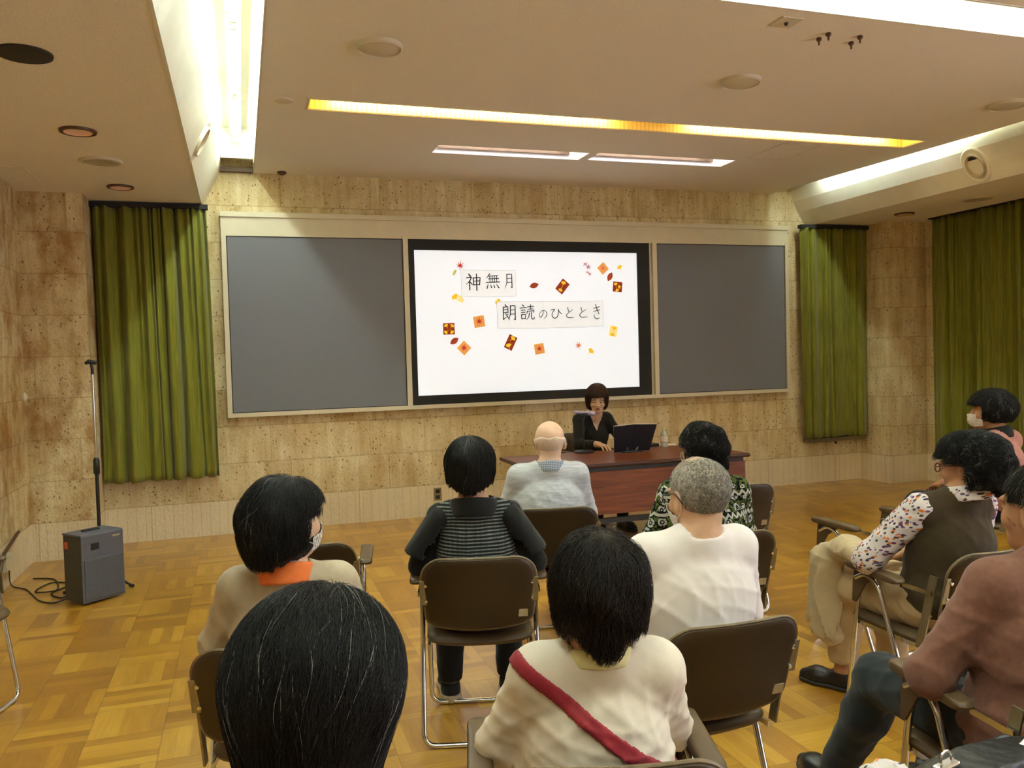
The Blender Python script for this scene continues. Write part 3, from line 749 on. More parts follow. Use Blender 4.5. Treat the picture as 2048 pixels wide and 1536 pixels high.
def card(x0, z1, x1, z0, label, glyphs, tilt):
    cx, cz = (x0 + x1) / 2, (z0 + z1) / 2
    t = thing('writing_card', label, 'paper card', (cx, YS, cz), 0)
    a, b = (x1 - x0) / 2, (z1 - z0) / 2
    pts = [(-a, -b), (-a * .3, -b - .006), (a * .4, -b - .004), (a, -b + .002), (a, b), (-a, b)]
    bm = bmesh.new(); flat(bm, pts, -.0060, .0016); obj('paper', bm, M['card'], t)
    bm = bmesh.new()
    for i in range(len(pts)):
        p, q = pts[i], pts[(i + 1) % len(pts)]; tube(bm, [(p[0], -.005, p[1]), (q[0], -.005, q[1])], .0017, 5)
    obj('paper_edge', bm, M['tape'], t)
    for g, box in glyphs:
        bm = bmesh.new()
        for s_ in GL[g]: stroke(bm, s_, (box[0] - cx, box[1] - cz, box[2] - cx, box[3] - cz), -.0078, g in ('no', 'hi', 'to', 'ki'))
        obj('brush_character', bm, M['ink'], t)
card(2.09, 2.417, 2.656, 2.158, 'white paper card with three brush written characters, upper left of the screen', [('kami', (2.135, 2.382, 2.300, 2.222)), ('mu', (2.338, 2.383, 2.488, 2.228)), ('tsuki', (2.525, 2.385, 2.642, 2.232))], 0)
card(2.45, 2.105, 3.604, 1.839, 'long white paper card with seven brush written characters, across the middle of the screen',
     [('rou', (2.500, 2.074, 2.652, 1.914)), ('doku', (2.686, 2.073, 2.847, 1.915)), ('no', (2.884, 2.034, 2.992, 1.922)), ('hi', (3.013, 2.046, 3.145, 1.92)),
      ('to', (3.172, 2.05, 3.284, 1.925)), ('to', (3.318, 2.05, 3.434, 1.929)), ('ki', (3.476, 2.074, 3.585, 1.915))], 0)
# ================================================================= FOLDING ARMCHAIRS
def rotx(a): return Matrix.Rotation(a, 3, 'X')
def superpts(w, h, rt, rb, sag, taper=0.0):
    """backrest outline: rounded top corners, bottom edge bowed down"""
    pts = []
    for cx, cy, a0, r in ((w / 2 - rt, h / 2 - rt, 0, rt), (-w / 2 + rt, h / 2 - rt, 90, rt)):
        for i in range(9):
            a = R(a0 + 90 * i / 8); pts.append((cx + r * math.cos(a), cy + r * math.sin(a)))
    n = 14; wb = w / 2 - taper
    pts.append((-wb, -h / 2 + rb))
    for i in range(n + 1):
        s_ = -1 + 2 * i / n
        pts.append((s_ * (wb - .006), -h / 2 - sag * (1 - s_ * s_) + (rb * .5 if abs(s_) > .98 else 0)))
    pts.append((wb, -h / 2 + rb))
    return pts
BACK_W, BACK_H = .44, .285
def back_fn(u, v, w_):
    t = (v + BACK_H / 2) / BACK_H
    y = -.235 - .085 * t - w_ * 1.0 - .030 * (1 - (u / .22) ** 2)
    return (u, y, .655 + v * .97)
def make_chair(label):
    t = thing('folding_armchair', label, 'chair')
    o = superpts(BACK_W, BACK_H, .085, .03, .022, .012)
    obj('backrest', pad(o, .030, back_fn, puff=.8, crown=.004), M['vinyl'], t, True)
    bm = bmesh.new(); dp = densify(o, .03); tube(bm, [back_fn(p[0] * 1.004, p[1] * 1.004, 0) for p in dp], .0048, 6, closed=True)
    obj('edge_trim', bm, M['edge'], t, True)
    so = rrect(.43, .42, .06)
    def sf(u, v, w_):
        return (u, v + .03, .432 + w_ - .016 * (1 - (u / .215) ** 2) * (1 if v < .1 else max(0, 1 - (v - .1) * 8)) - max(0, v - .15) ** 2 * 3)
    obj('seat', pad(so, .04, sf, puff=.9, crown=.006), M['vinylseat'], t, True)
    # tubular legs: one frame touching the floor in front, one behind
    def frame(side_pts, x, name):
        p = [(x, a, b) for a, b in side_pts]; q = [(-x, a, b) for a, b in side_pts[::-1]]
        bm = bmesh.new(); tube(bm, fillet(p + q, .055, 6), .0105, 10); obj(name, bm, M['chrome'], t, True)
    frame([(.155, .600), (.10, .632), (.03, .60), (-.19, .0115)], .236, 'rear_leg')
    frame([(.125, .62), (.16, .52), (.235, .0115)], .221, 'front_leg')
    for s in (-1, 1):
        x = s * .252
        ao = rrect(.058, .30, .026)
        def af(u, v, w_, x=x): return (x + u, v + .035, .655 + w_ + .006 * (v / .15))
        obj('armrest', pad(ao, .026, af, puff=.9, crown=.003), M['vinylseat'], t, True)
        bm = bmesh.new(); prism(bm, [(.16, .645), (.02, .640), (.10, .585), (.155, .50), (.175, .50), (.17, .58)], s * .236 - .004, s * .236 + .004, 'x')
        obj('arm_bracket', bm, M['vinylseat'], t)
        bm = bmesh.new(); bb(s * .236 - .003, s * .236 + .003, -.24, -.10, .628, .645, bm); obj('arm_rod', bm, M['chrome'], t)
        # side bracket carrying the backrest
        bm = bmesh.new()
        prism(bm, [(-.185, .41), (-.150, .41), (-.225, .70), (-.262, .70)], s * .226 - .003, s * .226 + .003, 'x')
        br = obj('side_bracket', bm, M['dullmetal'], t)
        bm = bmesh.new()
        mt = Matrix.Translation((s * .205, -.290, .655)) @ Matrix.Rotation(R(16), 4, 'X')
        bx(bm, (0, 0, 0), (.046, .004, .105), .0015); bmesh.ops.transform(bm, matrix=mt, verts=bm.verts)
        obj('bracket_plate', bm, M['dullmetal'], br)
        for dz in (-.033, .033):
            bm = bmesh.new(); lathe(bm, [(0, .007), (.006, .006), (.008, .001), (.008, -.002), (0, -.002)], n=12)
            bmesh.ops.transform(bm, matrix=mt @ Matrix.Translation((0, -.002, dz)) @ Matrix.Rotation(R(90), 4, 'X'), verts=bm.verts)
            obj('rivet', bm, M['chrome'], br, True)
        bm = bmesh.new(); bb(s * .205 - .004, s * .205 + .004, -.18, .20, .398, .416, bm); obj('seat_rail', bm, M['chrome'], t)
    bm = bmesh.new(); bx(bm, (0, 0, 0), (.042, .002, .032)); bmesh.ops.transform(bm, matrix=Matrix.Translation((.165, -.2795, .560)) @ Matrix.Rotation(R(16), 4, 'X'), verts=bm.verts)
    obj('sticker', bm, M['tape'], t)
    return t
CH = 'brown vinyl folding armchairs'
chair_spots = {
 'P1': (.055, .93, -12, 'brown folding armchair under the nearest black haired person'),
 'P2': (.12, 2.62, -12, 'brown folding armchair of the person with the orange collar'),
 'P3': (.915, 3.33, -15, 'brown folding armchair of the woman in the black and grey striped vest'),
 'P4': (1.53, 4.16, -12, 'brown folding armchair of the bald man in the light blue shirt'),
 'P6': (1.96, 3.32, -8, 'brown folding armchair of the person in the black and white patterned top'),
 'P7': (1.29, 2.32, 0, 'brown folding armchair of the grey haired man in the white shirt'),
 'P8': (.72, 1.70, -15, 'brown folding armchair of the person with the red shoulder strap'),
 'P9': (4.50, 4.05, 18, 'brown folding armchair of the person in pink near the right curtain'),
 'P10': (2.62, 2.64, 0, 'brown folding armchair of the woman in the brown vest'),
 'P11': (1.95, 1.66, -8, 'brown folding armchair of the person in the mauve jacket'),
 'E1': (.27, 3.86, -10, 'empty brown folding armchair in front of the person with the orange collar'),
 'E2': (3.10, 3.48, 8, 'empty brown folding armchair in front of the woman in the brown vest'),
 'E3': (2.70, 4.36, -8, 'empty brown folding armchair by the right end of the desk'),
 'E4': (-1.335, 4.27, -105, 'brown folding armchair cut off by the left edge, its seat corner and foot showing'),
 'E5': (1.44, 1.20, 0, 'brown folding armchair with the black handbag on it'),
 'SP': (3.06, 7.10, 180, 'brown folding armchair of the speaker behind the desk'),
}
proto = None
for k, (x, y, a, lab) in chair_spots.items():
    if proto is None:
        proto = make_chair(lab)
        kids = {}
        for o_ in bpy.data.objects:
            if o_.parent: kids.setdefault(o_.parent.name, []).append(o_)
        c_ = proto
    else: c_ = copy_tree(proto, kids)
    c_.location = (x, y, 0); c_.rotation_euler = (0, 0, R(a)); c_['label'] = lab; c_['group'] = CH

# ================================================================= DESK AND WHAT STANDS ON IT
dk = thing('desk', 'long reddish brown wooden desk with a front panel on a dark metal frame', 'desk', (2.96, 6.18, 0))
DW, DD = 1.86, .80
obj('desktop', B((0, 0, .702), (DW, DD, .030), .004), M['desktop'], dk)
bm = bmesh.new(); tube(bm, [(-DW / 2, -DD / 2, .702), (DW / 2, -DD / 2, .702), (DW / 2, DD / 2, .702), (-DW / 2, DD / 2, .702)], .0155, 8, closed=True)
obj('edge_band', bm, M['desktrim'], dk, True)
obj('front_panel', B((0.02, -DD / 2 + .045, .485), (DW - .06, .02, .335), .002), M['deskwood'], dk)
bm = bmesh.new(); bb(-DW / 2 + .03, DW / 2 - .03, -DD / 2 + .03, -DD / 2 + .05, .655, .686, bm)
obj('top_rail', bm, M['black'], dk)
obj('foot_rail', bb(-DW / 2 + .1, DW / 2 - .1, -DD / 2 + .09, -DD / 2 + .12, .235, .275), M['black'], dk)
for s in (-1, 1):
    bm = bmesh.new(); bx(bm, (s * (DW / 2 - .1), 0, .35), (.04, .05, .67), .004); bx(bm, (s * (DW / 2 - .1), 0, .025), (.05, .62, .04), .008)
    lg = obj('leg', bm, M['black'], dk)
    for y in (-.27, .27):
        bm = bmesh.new(); lathe(bm, [(0, 0), (.016, 0), (.016, .01), (0, .01)], n=12, c=(s * (DW / 2 - .1), y, 0)); obj('foot_glide', bm, M['rubber'], lg)
ZT = .7175
M['mic'] = plain('pale_lilac_microphone', srgb(178, 170, 200), .35, metal=.3)
mc = thing('desk_microphone', 'pale microphone held level on a black desk stand', 'microphone', (2.76, 6.52, ZT))
bm = bmesh.new(); lathe(bm, [(0, 0), (.085, 0), (.088, .008), (.075, .018), (.02, .024), (0, .024)]); obj('base', bm, M['black'], mc, True)
bm = bmesh.new(); tube(bm, [(0, 0, .02), (0, 0, .285)], .007, 10); obj('stem', bm, M['black'], mc, True)
bm = bmesh.new(); tube(bm, [(0, 0, .28), (.012, 0, .315)], .012, 10); bx(bm, (.012, 0, .325), (.05, .034, .03), .006); obj('clip', bm, M['black'], mc, True)
bm = bmesh.new(); tube(bm, [(-.085, 0, .350), (-.02, 0, .343), (.05, 0, .335), (.055, 0, .334), (.075, .0, .331), (.10, 0, .327), (.108, 0, .326)], [.011, .013, .014, .020, .024, .02, .008], 14); obj('microphone_body', bm, M['mic'], mc, True)

# black folder standing on a wire holder
bs = thing('book_holder', 'black folder standing open on a wire holder on the desk', 'book stand', (3.12, 6.36, ZT), R(0))
M['folder'] = plain('black_navy_folder', (.006, .007, .016), .55)
M['wire'] = plain('bright_wire', (.8, .8, .8), .2, metal=1)
M['page'] = plain('white_page', srgb(224, 220, 210), .6)
til = Matrix.Rotation(R(-18), 4, 'X')
def lean(bm, m=None):
    bmesh.ops.transform(bm, matrix=Matrix.Rotation(R(18), 4, 'X') @ (m or Matrix()), verts=bm.verts); return bm
for s in (-1, 1):
    mm = Matrix.Translation((0, 0, 0)) @ Matrix.Rotation(R(7 * -s), 4, 'Z')
    bm = bmesh.new(); prism(bm, [(0, .012), (s * .165, .012), (s * .20, .25), (0, .25)], -.003, .003); obj('cover', lean(bm, mm), M['folder'], bs)
    bm = bmesh.new(); prism(bm, [(s * .004, .016), (s * .16, .016), (s * .198, .254), (s * .004, .254)], .004, .010); obj('page', lean(bm, mm), M['page'], bs)
for s in (-1, 1):
    bm = bmesh.new(); tube(bm, fillet([(s * .05 - .01, -.05, .006), (s * .05 - .01, -.06, .05), (s * .05 - .03 * s - .01, -.055, .005), (s * .05 - .01, .12, .005)], .01), .0022, 6)
    obj('wire_clip', bm, M['wire'], bs, True)
bm = bmesh.new(); bb(-.09, .09, -.06, .12, .0005, .006, bm); obj('holder_base', bm, M['black'], bs)

M['clear'] = plain('clear_plastic', srgb(214, 220, 214), .15, var=.04)
M['clear'].node_tree.nodes['Principled BSDF'].inputs['Transmission Weight'].default_value = .35
M['capgreen'] = plain('yellow_green_cap', srgb(206, 210, 140), .4)
bt = thing('bottle', 'clear drink bottle with a pale cap on the desk by the folder', 'bottle', (3.53, 6.53, ZT))
bm = bmesh.new(); lathe(bm, [(0, 0), (.03, 0), (.033, .006), (.033, .03), (.031, .034), (.033, .04), (.033, .105), (.028, .125), (.014, .145), (.0125, .155), (0, .156)], n=28); obj('body', bm, M['clear'], bt, True)
bm = bmesh.new(); lathe(bm, [(.0332, .05), (.0338, .05), (.0338, .095), (.0332, .095)], n=28); obj('label', bm, M['page'], bt, True)
bm = bmesh.new(); lathe(bm, [(0, .150), (.015, .150), (.016, .154), (.0155, .172), (.014, .175), (0, .175)], n=24); obj('cap', bm, M['capgreen'], bt, True)
M['pouchm'] = plain('dark_blue_cloth', srgb(34, 36, 48), .8)
bm = bmesh.new(); bx(bm, (3.43, 6.62, ZT + .014), (.17, .09, .028), .012, Matrix.Rotation(R(10), 3, 'Z'), 3)
tag(obj('pouch', bm, M['pouchm'], None, True), 'flat dark pouch on the desk between the folder and the bottle', 'pouch')
bm = bmesh.new(); bx(bm, (3.63, 6.66, ZT + .002), (.16, .11, .004), 0, Matrix.Rotation(R(-12), 3, 'Z'))
tag(obj('paper_sheet', bm, M['page']), 'white paper lying on the desk behind the bottle', 'paper')

# ================================================================= AMPLIFIER SPEAKER, STAND, CABLES, BAGS
M['ampgrey'] = plain('blue_grey_cabinet', srgb(92, 94, 108), .55, var=.05)
M['ampside'] = plain('dark_cabinet_vinyl', srgb(66, 64, 58), .7, var=.1)
gr = NT('speaker_grille'); g_ = gr.voro(gr.obj(), 260)
gr.base(gr.ramp(g_, [(.2, srgb(58, 62, 70)), (.6, srgb(88, 92, 104))]), .6); M['grille'] = gr.m
an = math.atan2(6.17 - 5.98, .22)
ap = thing('amplifier_speaker', 'blue grey portable amplifier speaker on the floor by the left pillar', 'speaker', (-.988, 6.152, 0), an)
w_, d_, h_ = .295, .205, .455
obj('cabinet', B((0, 0, h_ / 2 + .008), (w_, d_, h_ - .016), .012), M['ampside'], ap)
obj('front_baffle', B((0, -d_ / 2 - .004, h_ / 2 + .008), (w_ + .004, .014, h_ - .012), .006), M['ampgrey'], ap)
obj('grille', B((0, -d_ / 2 - .014, .165), (w_ - .02, .010, .27), .004), M['grille'], ap)
bm = bmesh.new()
hx, hz, hw, hh = -.065, .375, .052, .040
q0 = [(hx - hw, hz - hh), (hx + hw, hz - hh), (hx + hw, hz + hh), (hx - hw, hz + hh)]; q1 = [(hx - hw * .4, hz - hh * .35), (hx + hw * .4, hz - hh * .35), (hx + hw * .4, hz + hh * .35), (hx - hw * .4, hz + hh * .35)]
a_ = [bm.verts.new((p[0], -d_ / 2 - .013, p[1])) for p in q0]; b_ = [bm.verts.new((p[0], -d_ / 2 - .0115, p[1])) for p in q1]
for i in range(4): bm.faces.new((a_[i], a_[(i + 1) % 4], b_[(i + 1) % 4], b_[i]))
obj('horn_flare', bm, M['ampgrey'], ap)
obj('horn_mouth', B((hx + .008, -d_ / 2 - .0125, hz + .004), (hw * 1.1, .002, hh * 1.1)), M['black'], ap)
obj('name_badge', B((.095, -d_ / 2 - .012, .425), (.055, .003, .010)), M['tape'], ap)
obj('top_panel', B((0, 0, h_ + .002), (w_, d_ + .01, .012), .004), M['ampgrey'], ap)
obj('carry_handle', B((0, 0.02, h_ + .012), (.12, .035, .014), .006), M['black'], ap)
obj('side_sticker', B((-w_ / 2 - .001, .06, .385), (.003, .035, .045)), M['pbrown'], ap)

ms = thing('microphone_stand', 'tall thin microphone stand with an empty clip behind the amplifier', 'microphone stand', (-.995, 6.48, 0))
bm = bmesh.new(); tube(bm, [(0, 0, .12), (0, 0, .86)], .0125, 12); obj('lower_tube', bm, M['black'], ms, True)
bm = bmesh.new(); tube(bm, [(0, 0, .80), (0, 0, .81), (0, 0, .90), (0, 0, .92)], [.016, .022, .022, .014], 12); obj('clutch', bm, M['black'], ms, True)
bm = bmesh.new(); tube(bm, [(0, 0, .9), (0, 0, 1.52)], .0075, 10); obj('upper_tube', bm, M['chrome'], ms, True)
bm = bmesh.new(); tube(bm, [(0, 0, 1.51), (0, 0, 1.555)], .010, 10); tube(bm, [(-.045, 0, 1.588), (-.02, 0, 1.60), (.02, 0, 1.592), (.035, 0, 1.60)], [.010, .017, .015, .008], 10); tube(bm, [(0, 0, 1.55), (-.008, 0, 1.59)], .009, 8)
obj('microphone_clip', bm, M['black'], ms, True)
bm = bmesh.new(); lathe(bm, [(0, .10), (.03, .10), (.03, .16), (.014, .18), (0, .18)], n=14); obj('hub', bm, M['black'], ms, True)
for k in range(3):
    a = R(90 + 120 * k); bm = bmesh.new(); tube(bm, [(0, 0, .14), (.24 * math.cos(a), .24 * math.sin(a), .014)], .009, 8); lg = obj('leg', bm, M['black'], ms, True)
    bm = bmesh.new(); tube(bm, [(.225 * math.cos(a), .225 * math.sin(a), .018), (.255 * math.cos(a), .255 * math.sin(a), .012)], .012, 8); obj('rubber_foot', bm, M['rubber'], lg, True)
def cable(pts, r, lab, mat='black'):
    bm = bmesh.new(); tube(bm, [Vector(p) for p in catmull([(*p,) for p in pts], 8)], r, 6)
    return tag(obj('cable', bm, M[mat], None, True), lab, 'cable')
cable([(-1.12, 6.20, .05), (-1.20, 6.24, .008), (-1.30, 6.40, .006), (-1.22, 6.62, .006), (-1.36, 6.72, .006), (-1.42, 6.50, .006), (-1.28, 6.46, .012), (-1.36, 6.82, .006), (-1.52, 6.92, .006)], .005, 'looped black cable on the floor behind the amplifier')
cable([(-1.10, 6.24, .03), (-1.22, 6.14, .006), (-1.33, 6.22, .006), (-1.42, 6.42, .006), (-1.50, 6.60, .006), (-1.61, 6.70, .02), (-1.63, 6.74, .12)], .0045, 'black cable running from the amplifier to the left wall')
# ================================================================= IMPLICIT SURFACES FOR BODIES AND CLOTH
def axis_pts(lo, hi, h, fines):
    """graded axis: step h, finer inside the given ranges"""
    x = lo; out = [lo]
    while x < hi:
        st = h
        for a, b, hf in fines:
            if a - h <= x < b: st = min(st, hf)
        x += st; out.append(x)
    return np.array(out)
def polygonize(f, lo, hi, h, fines=((), (), ())):
    ax = [axis_pts(lo[i], hi[i], h, fines[i]) for i in range(3)]
    Bk = 6
    for i in range(3):
        n = len(ax[i]); need = (-n) % Bk
        if need: ax[i] = np.concatenate([ax[i], ax[i][-1] + h * np.arange(1, need + 1)])
    nx, ny, nz = (len(a) for a in ax); bs = (nx // Bk, ny // Bk, nz // Bk)
    cen = [a.reshape(-1, Bk).mean(1) for a in ax]
    half = [(a.reshape(-1, Bk)[:, -1] - a.reshape(-1, Bk)[:, 0]) / 2 + h * .6 for a in ax]
    CX, CY, CZ = np.meshgrid(*cen, indexing='ij'); HX, HY, HZ = np.meshgrid(*half, indexing='ij')
    P = np.stack([CX, CY, CZ], -1).reshape(-1, 3)
    d = f(P).reshape(bs); rad = np.sqrt(HX ** 2 + HY ** 2 + HZ ** 2)
    act = np.abs(d) < rad * 1.3 + .012
    D = np.repeat(np.repeat(np.repeat(np.where(d < 0, -1, 1).astype(np.float32), Bk, 0), Bk, 1), Bk, 2)
    bi = np.argwhere(act)
    o = np.stack(np.meshgrid(*[np.arange(Bk)] * 3, indexing='ij'), -1).reshape(1, -1, 3)
    I = (bi[:, None, :] * Bk + o).reshape(-1, 3)
    for s in range(0, len(I), 400000):
        J = I[s:s + 400000]
        Q = np.stack([ax[0][J[:, 0]], ax[1][J[:, 1]], ax[2][J[:, 2]]], -1)
        D[J[:, 0], J[:, 1], J[:, 2]] = f(Q)
    neg = (D < 0)
    c = np.zeros((nx - 1, ny - 1, nz - 1), np.uint8)
    for a in (0, 1):
        for b in (0, 1):
            for e in (0, 1): c += neg[a:nx - 1 + a, b:ny - 1 + b, e:nz - 1 + e]
    cells = np.argwhere((c > 0) & (c < 8))
    idx = np.full(c.shape, -1, np.int32); idx[cells[:, 0], cells[:, 1], cells[:, 2]] = np.arange(len(cells))
    acc = np.zeros((len(cells), 3)); cnt = np.zeros(len(cells))
    corners = [(a, b, e) for a in (0, 1) for b in (0, 1) for e in (0, 1)]
    for i, p in enumerate(corners):
        for q in corners[i + 1:]:
            if sum(abs(p[k] - q[k]) for k in range(3)) != 1: continue
            A = cells + p; Bc = cells + q
            da = D[A[:, 0], A[:, 1], A[:, 2]]; db = D[Bc[:, 0], Bc[:, 1], Bc[:, 2]]
            m = (da < 0) != (db < 0)
            t = np.where(m, da / np.where(m, da - db, 1), 0)
            pa = np.stack([ax[k][A[:, k]] for k in range(3)], -1); pb = np.stack([ax[k][Bc[:, k]] for k in range(3)], -1)
            acc += np.where(m[:, None], pa + (pb - pa) * t[:, None], 0); cnt += m
    V = acc / cnt[:, None]
    quads = []
    for k in range(3):
        sl0 = [slice(None)] * 3; sl1 = [slice(None)] * 3; sl0[k] = slice(0, -1); sl1[k] = slice(1, None)
        n0 = neg[tuple(sl0)]; n1 = neg[tuple(sl1)]
        e = np.argwhere(n0 != n1)
        u, v = (k + 1) % 3, (k + 2) % 3
        ok = (e[:, u] > 0) & (e[:, v] > 0) & (e[:, u] < c.shape[u]) & (e[:, v] < c.shape[v]); e = e[ok]
        def g(du, dv):
            J = e.copy(); J[:, u] -= du; J[:, v] -= dv; return idx[J[:, 0], J[:, 1], J[:, 2]]
        q = np.stack([g(1, 1), g(0, 1), g(0, 0), g(1, 0)], -1)
        fl = ~n0[e[:, 0], e[:, 1], e[:, 2]]
        q[fl] = q[fl][:, ::-1]
        quads.append(q[(q >= 0).all(1)])
    return V, np.concatenate(quads)
def smin(a, b, k):
    h = np.clip(.5 + .5 * (b - a) / k, 0, 1); return b + (a - b) * h - k * h * (1 - h)
def smax(a, b, k): return -smin(-a, -b, k)
def el(P, c, r):
    q = P - np.asarray(c); r = np.asarray(r, float)
    k0 = np.sqrt(((q / r) ** 2).sum(1)); k1 = np.sqrt(((q / r ** 2) ** 2).sum(1))
    return k0 * (k0 - 1) / np.maximum(k1, 1e-6)
def cap(P, a, b, ra, rb):
    a = np.asarray(a, float); b = np.asarray(b, float); ab = b - a
    t = np.clip((P - a) @ ab / (ab @ ab + 1e-12), 0, 1)
    return np.sqrt(((P - a - t[:, None] * ab) ** 2).sum(1)) - (ra + (rb - ra) * t)
def eul(rx, ry, rz):
    return np.array(Matrix.Rotation(rz, 3, 'Z') @ Matrix.Rotation(rx, 3, 'X') @ Matrix.Rotation(ry, 3, 'Y'))
def fold(P, seed, sc=1.0):
    s = seed * 1.7; x, y, z = P[:, 0] * sc, P[:, 1] * sc, P[:, 2] * sc
    w1 = 1.5 * np.sin(7 * z + s) + 1.2 * np.sin(8 * x + 4 * y + 2 * s); w2 = 1.4 * np.sin(6 * x - 5 * z + 1.3 * s) + .8 * np.sin(15 * z + s)
    f = 0
    for k, (a, b, c_, w_) in enumerate(((34, 12, 26, w1), (-30, 14, 34, w2), (9, -6, 52, w1 + w2), (46, 30, -10, w2))):
        r = (1 - np.abs(np.sin(a * x + b * y + c_ * z + w_ + k))) ** 2.2
        m = np.clip(.45 + .6 * np.sin(9 * x + 5 * k + s) * np.sin(8 * z + 3 * k + s + 4 * y), 0, 1)
        f = f + r * m
    return .9 * f - .35
# ---------------------------------------------------------------- head, hands, body
def head_sdf(q):
    """q in head space: origin between the ears, +y to the face, +z up; about 23 cm tall"""
    d = el(q, (0, -.014, .030), (.0755, .096, .086))
    d = smin(d, el(q, (0, .022, -.030), (.060, .068, .078)), .03)
    d = smin(d, el(q, (0, .052, -.082), (.034, .036, .026)), .03)               # chin
    ax_ = np.abs(q[:, 0]); m = q.copy(); m[:, 0] = ax_
    d = smin(d, el(m, (.036, .060, -.020), (.026, .022, .022)), .02)            # cheek
    d = smin(d, el(m, (.026, .078, .030), (.028, .012, .010)), .014)            # brow
    d = smax(d, -el(m, (.031, .098, .012), (.016, .016, .011)), .012)           # socket
    d = smin(d, el(m, (.031, .074, .010), (.014, .012, .010)), .005)            # lid
    d = smin(d, cap(q, (0, .084, .020), (0, .104, -.018), .006, .0095), .012)   # nose
    d = smin(d, el(m, (.011, .093, -.022), (.008, .010, .007)), .006)
    d = smin(d, el(q, (0, .086, -.046), (.021, .009, .0045)), .006)             # lips
    d = smin(d, el(q, (0, .084, -.056), (.017, .009, .005)), .006)
    d = smax(d, -el(q, (0, .096, -.051), (.018, .006, .0016)), .004)
    e = el(m, (.079, -.012, -.002), (.0085, .019, .031)); e = smax(e, -el(m, (.088, -.008, .002), (.007, .010, .018)), .006)
    d = smin(d, e, .007)
    d = smin(d, el(m, (.074, -.002, -.026), (.006, .008, .009)), .006)
    return d
def hand_sdf(q, side):
    """wrist at origin, fingers along +y, back of the hand up, thumb towards -side*x"""
    t = -side
    d = el(q, (0, .045, 0), (.038, .048, .014))
    d = smin(d, cap(q, (0, -.02, 0), (0, .03, 0), .024, .026), .018)
    for i, (x, l, r) in enumerate(((.030, .070, .0085), (.010, .078, .009), (-.010, .073, .0085), (-.029, .058, .0075))):
        a = np.array([t * x, .082 - .006 * abs(i - 1.2), .0]); b = a + np.array([t * x * .18, l * .45, -.006]); c_ = b + np.array([t * x * .05, l * .38, -.020]); e = c_ + np.array([0, l * .16, -.016])
        f = smin(smin(cap(q, a - [0, .02, 0], b, r * 1.08, r), cap(q, b, c_, r, r * .92), .004), cap(q, c_, e, r * .92, r * .8), .004)
        d = smin(d, f, .006)
    a = np.array([t * .026, .020, -.004]); b = np.array([t * .050, .052, -.010]); c_ = np.array([t * .055, .084, -.016])
    d = smin(d, smin(cap(q, a, b, .014, .0105), cap(q, b, c_, .0105, .0085), .005), .012)
    return d
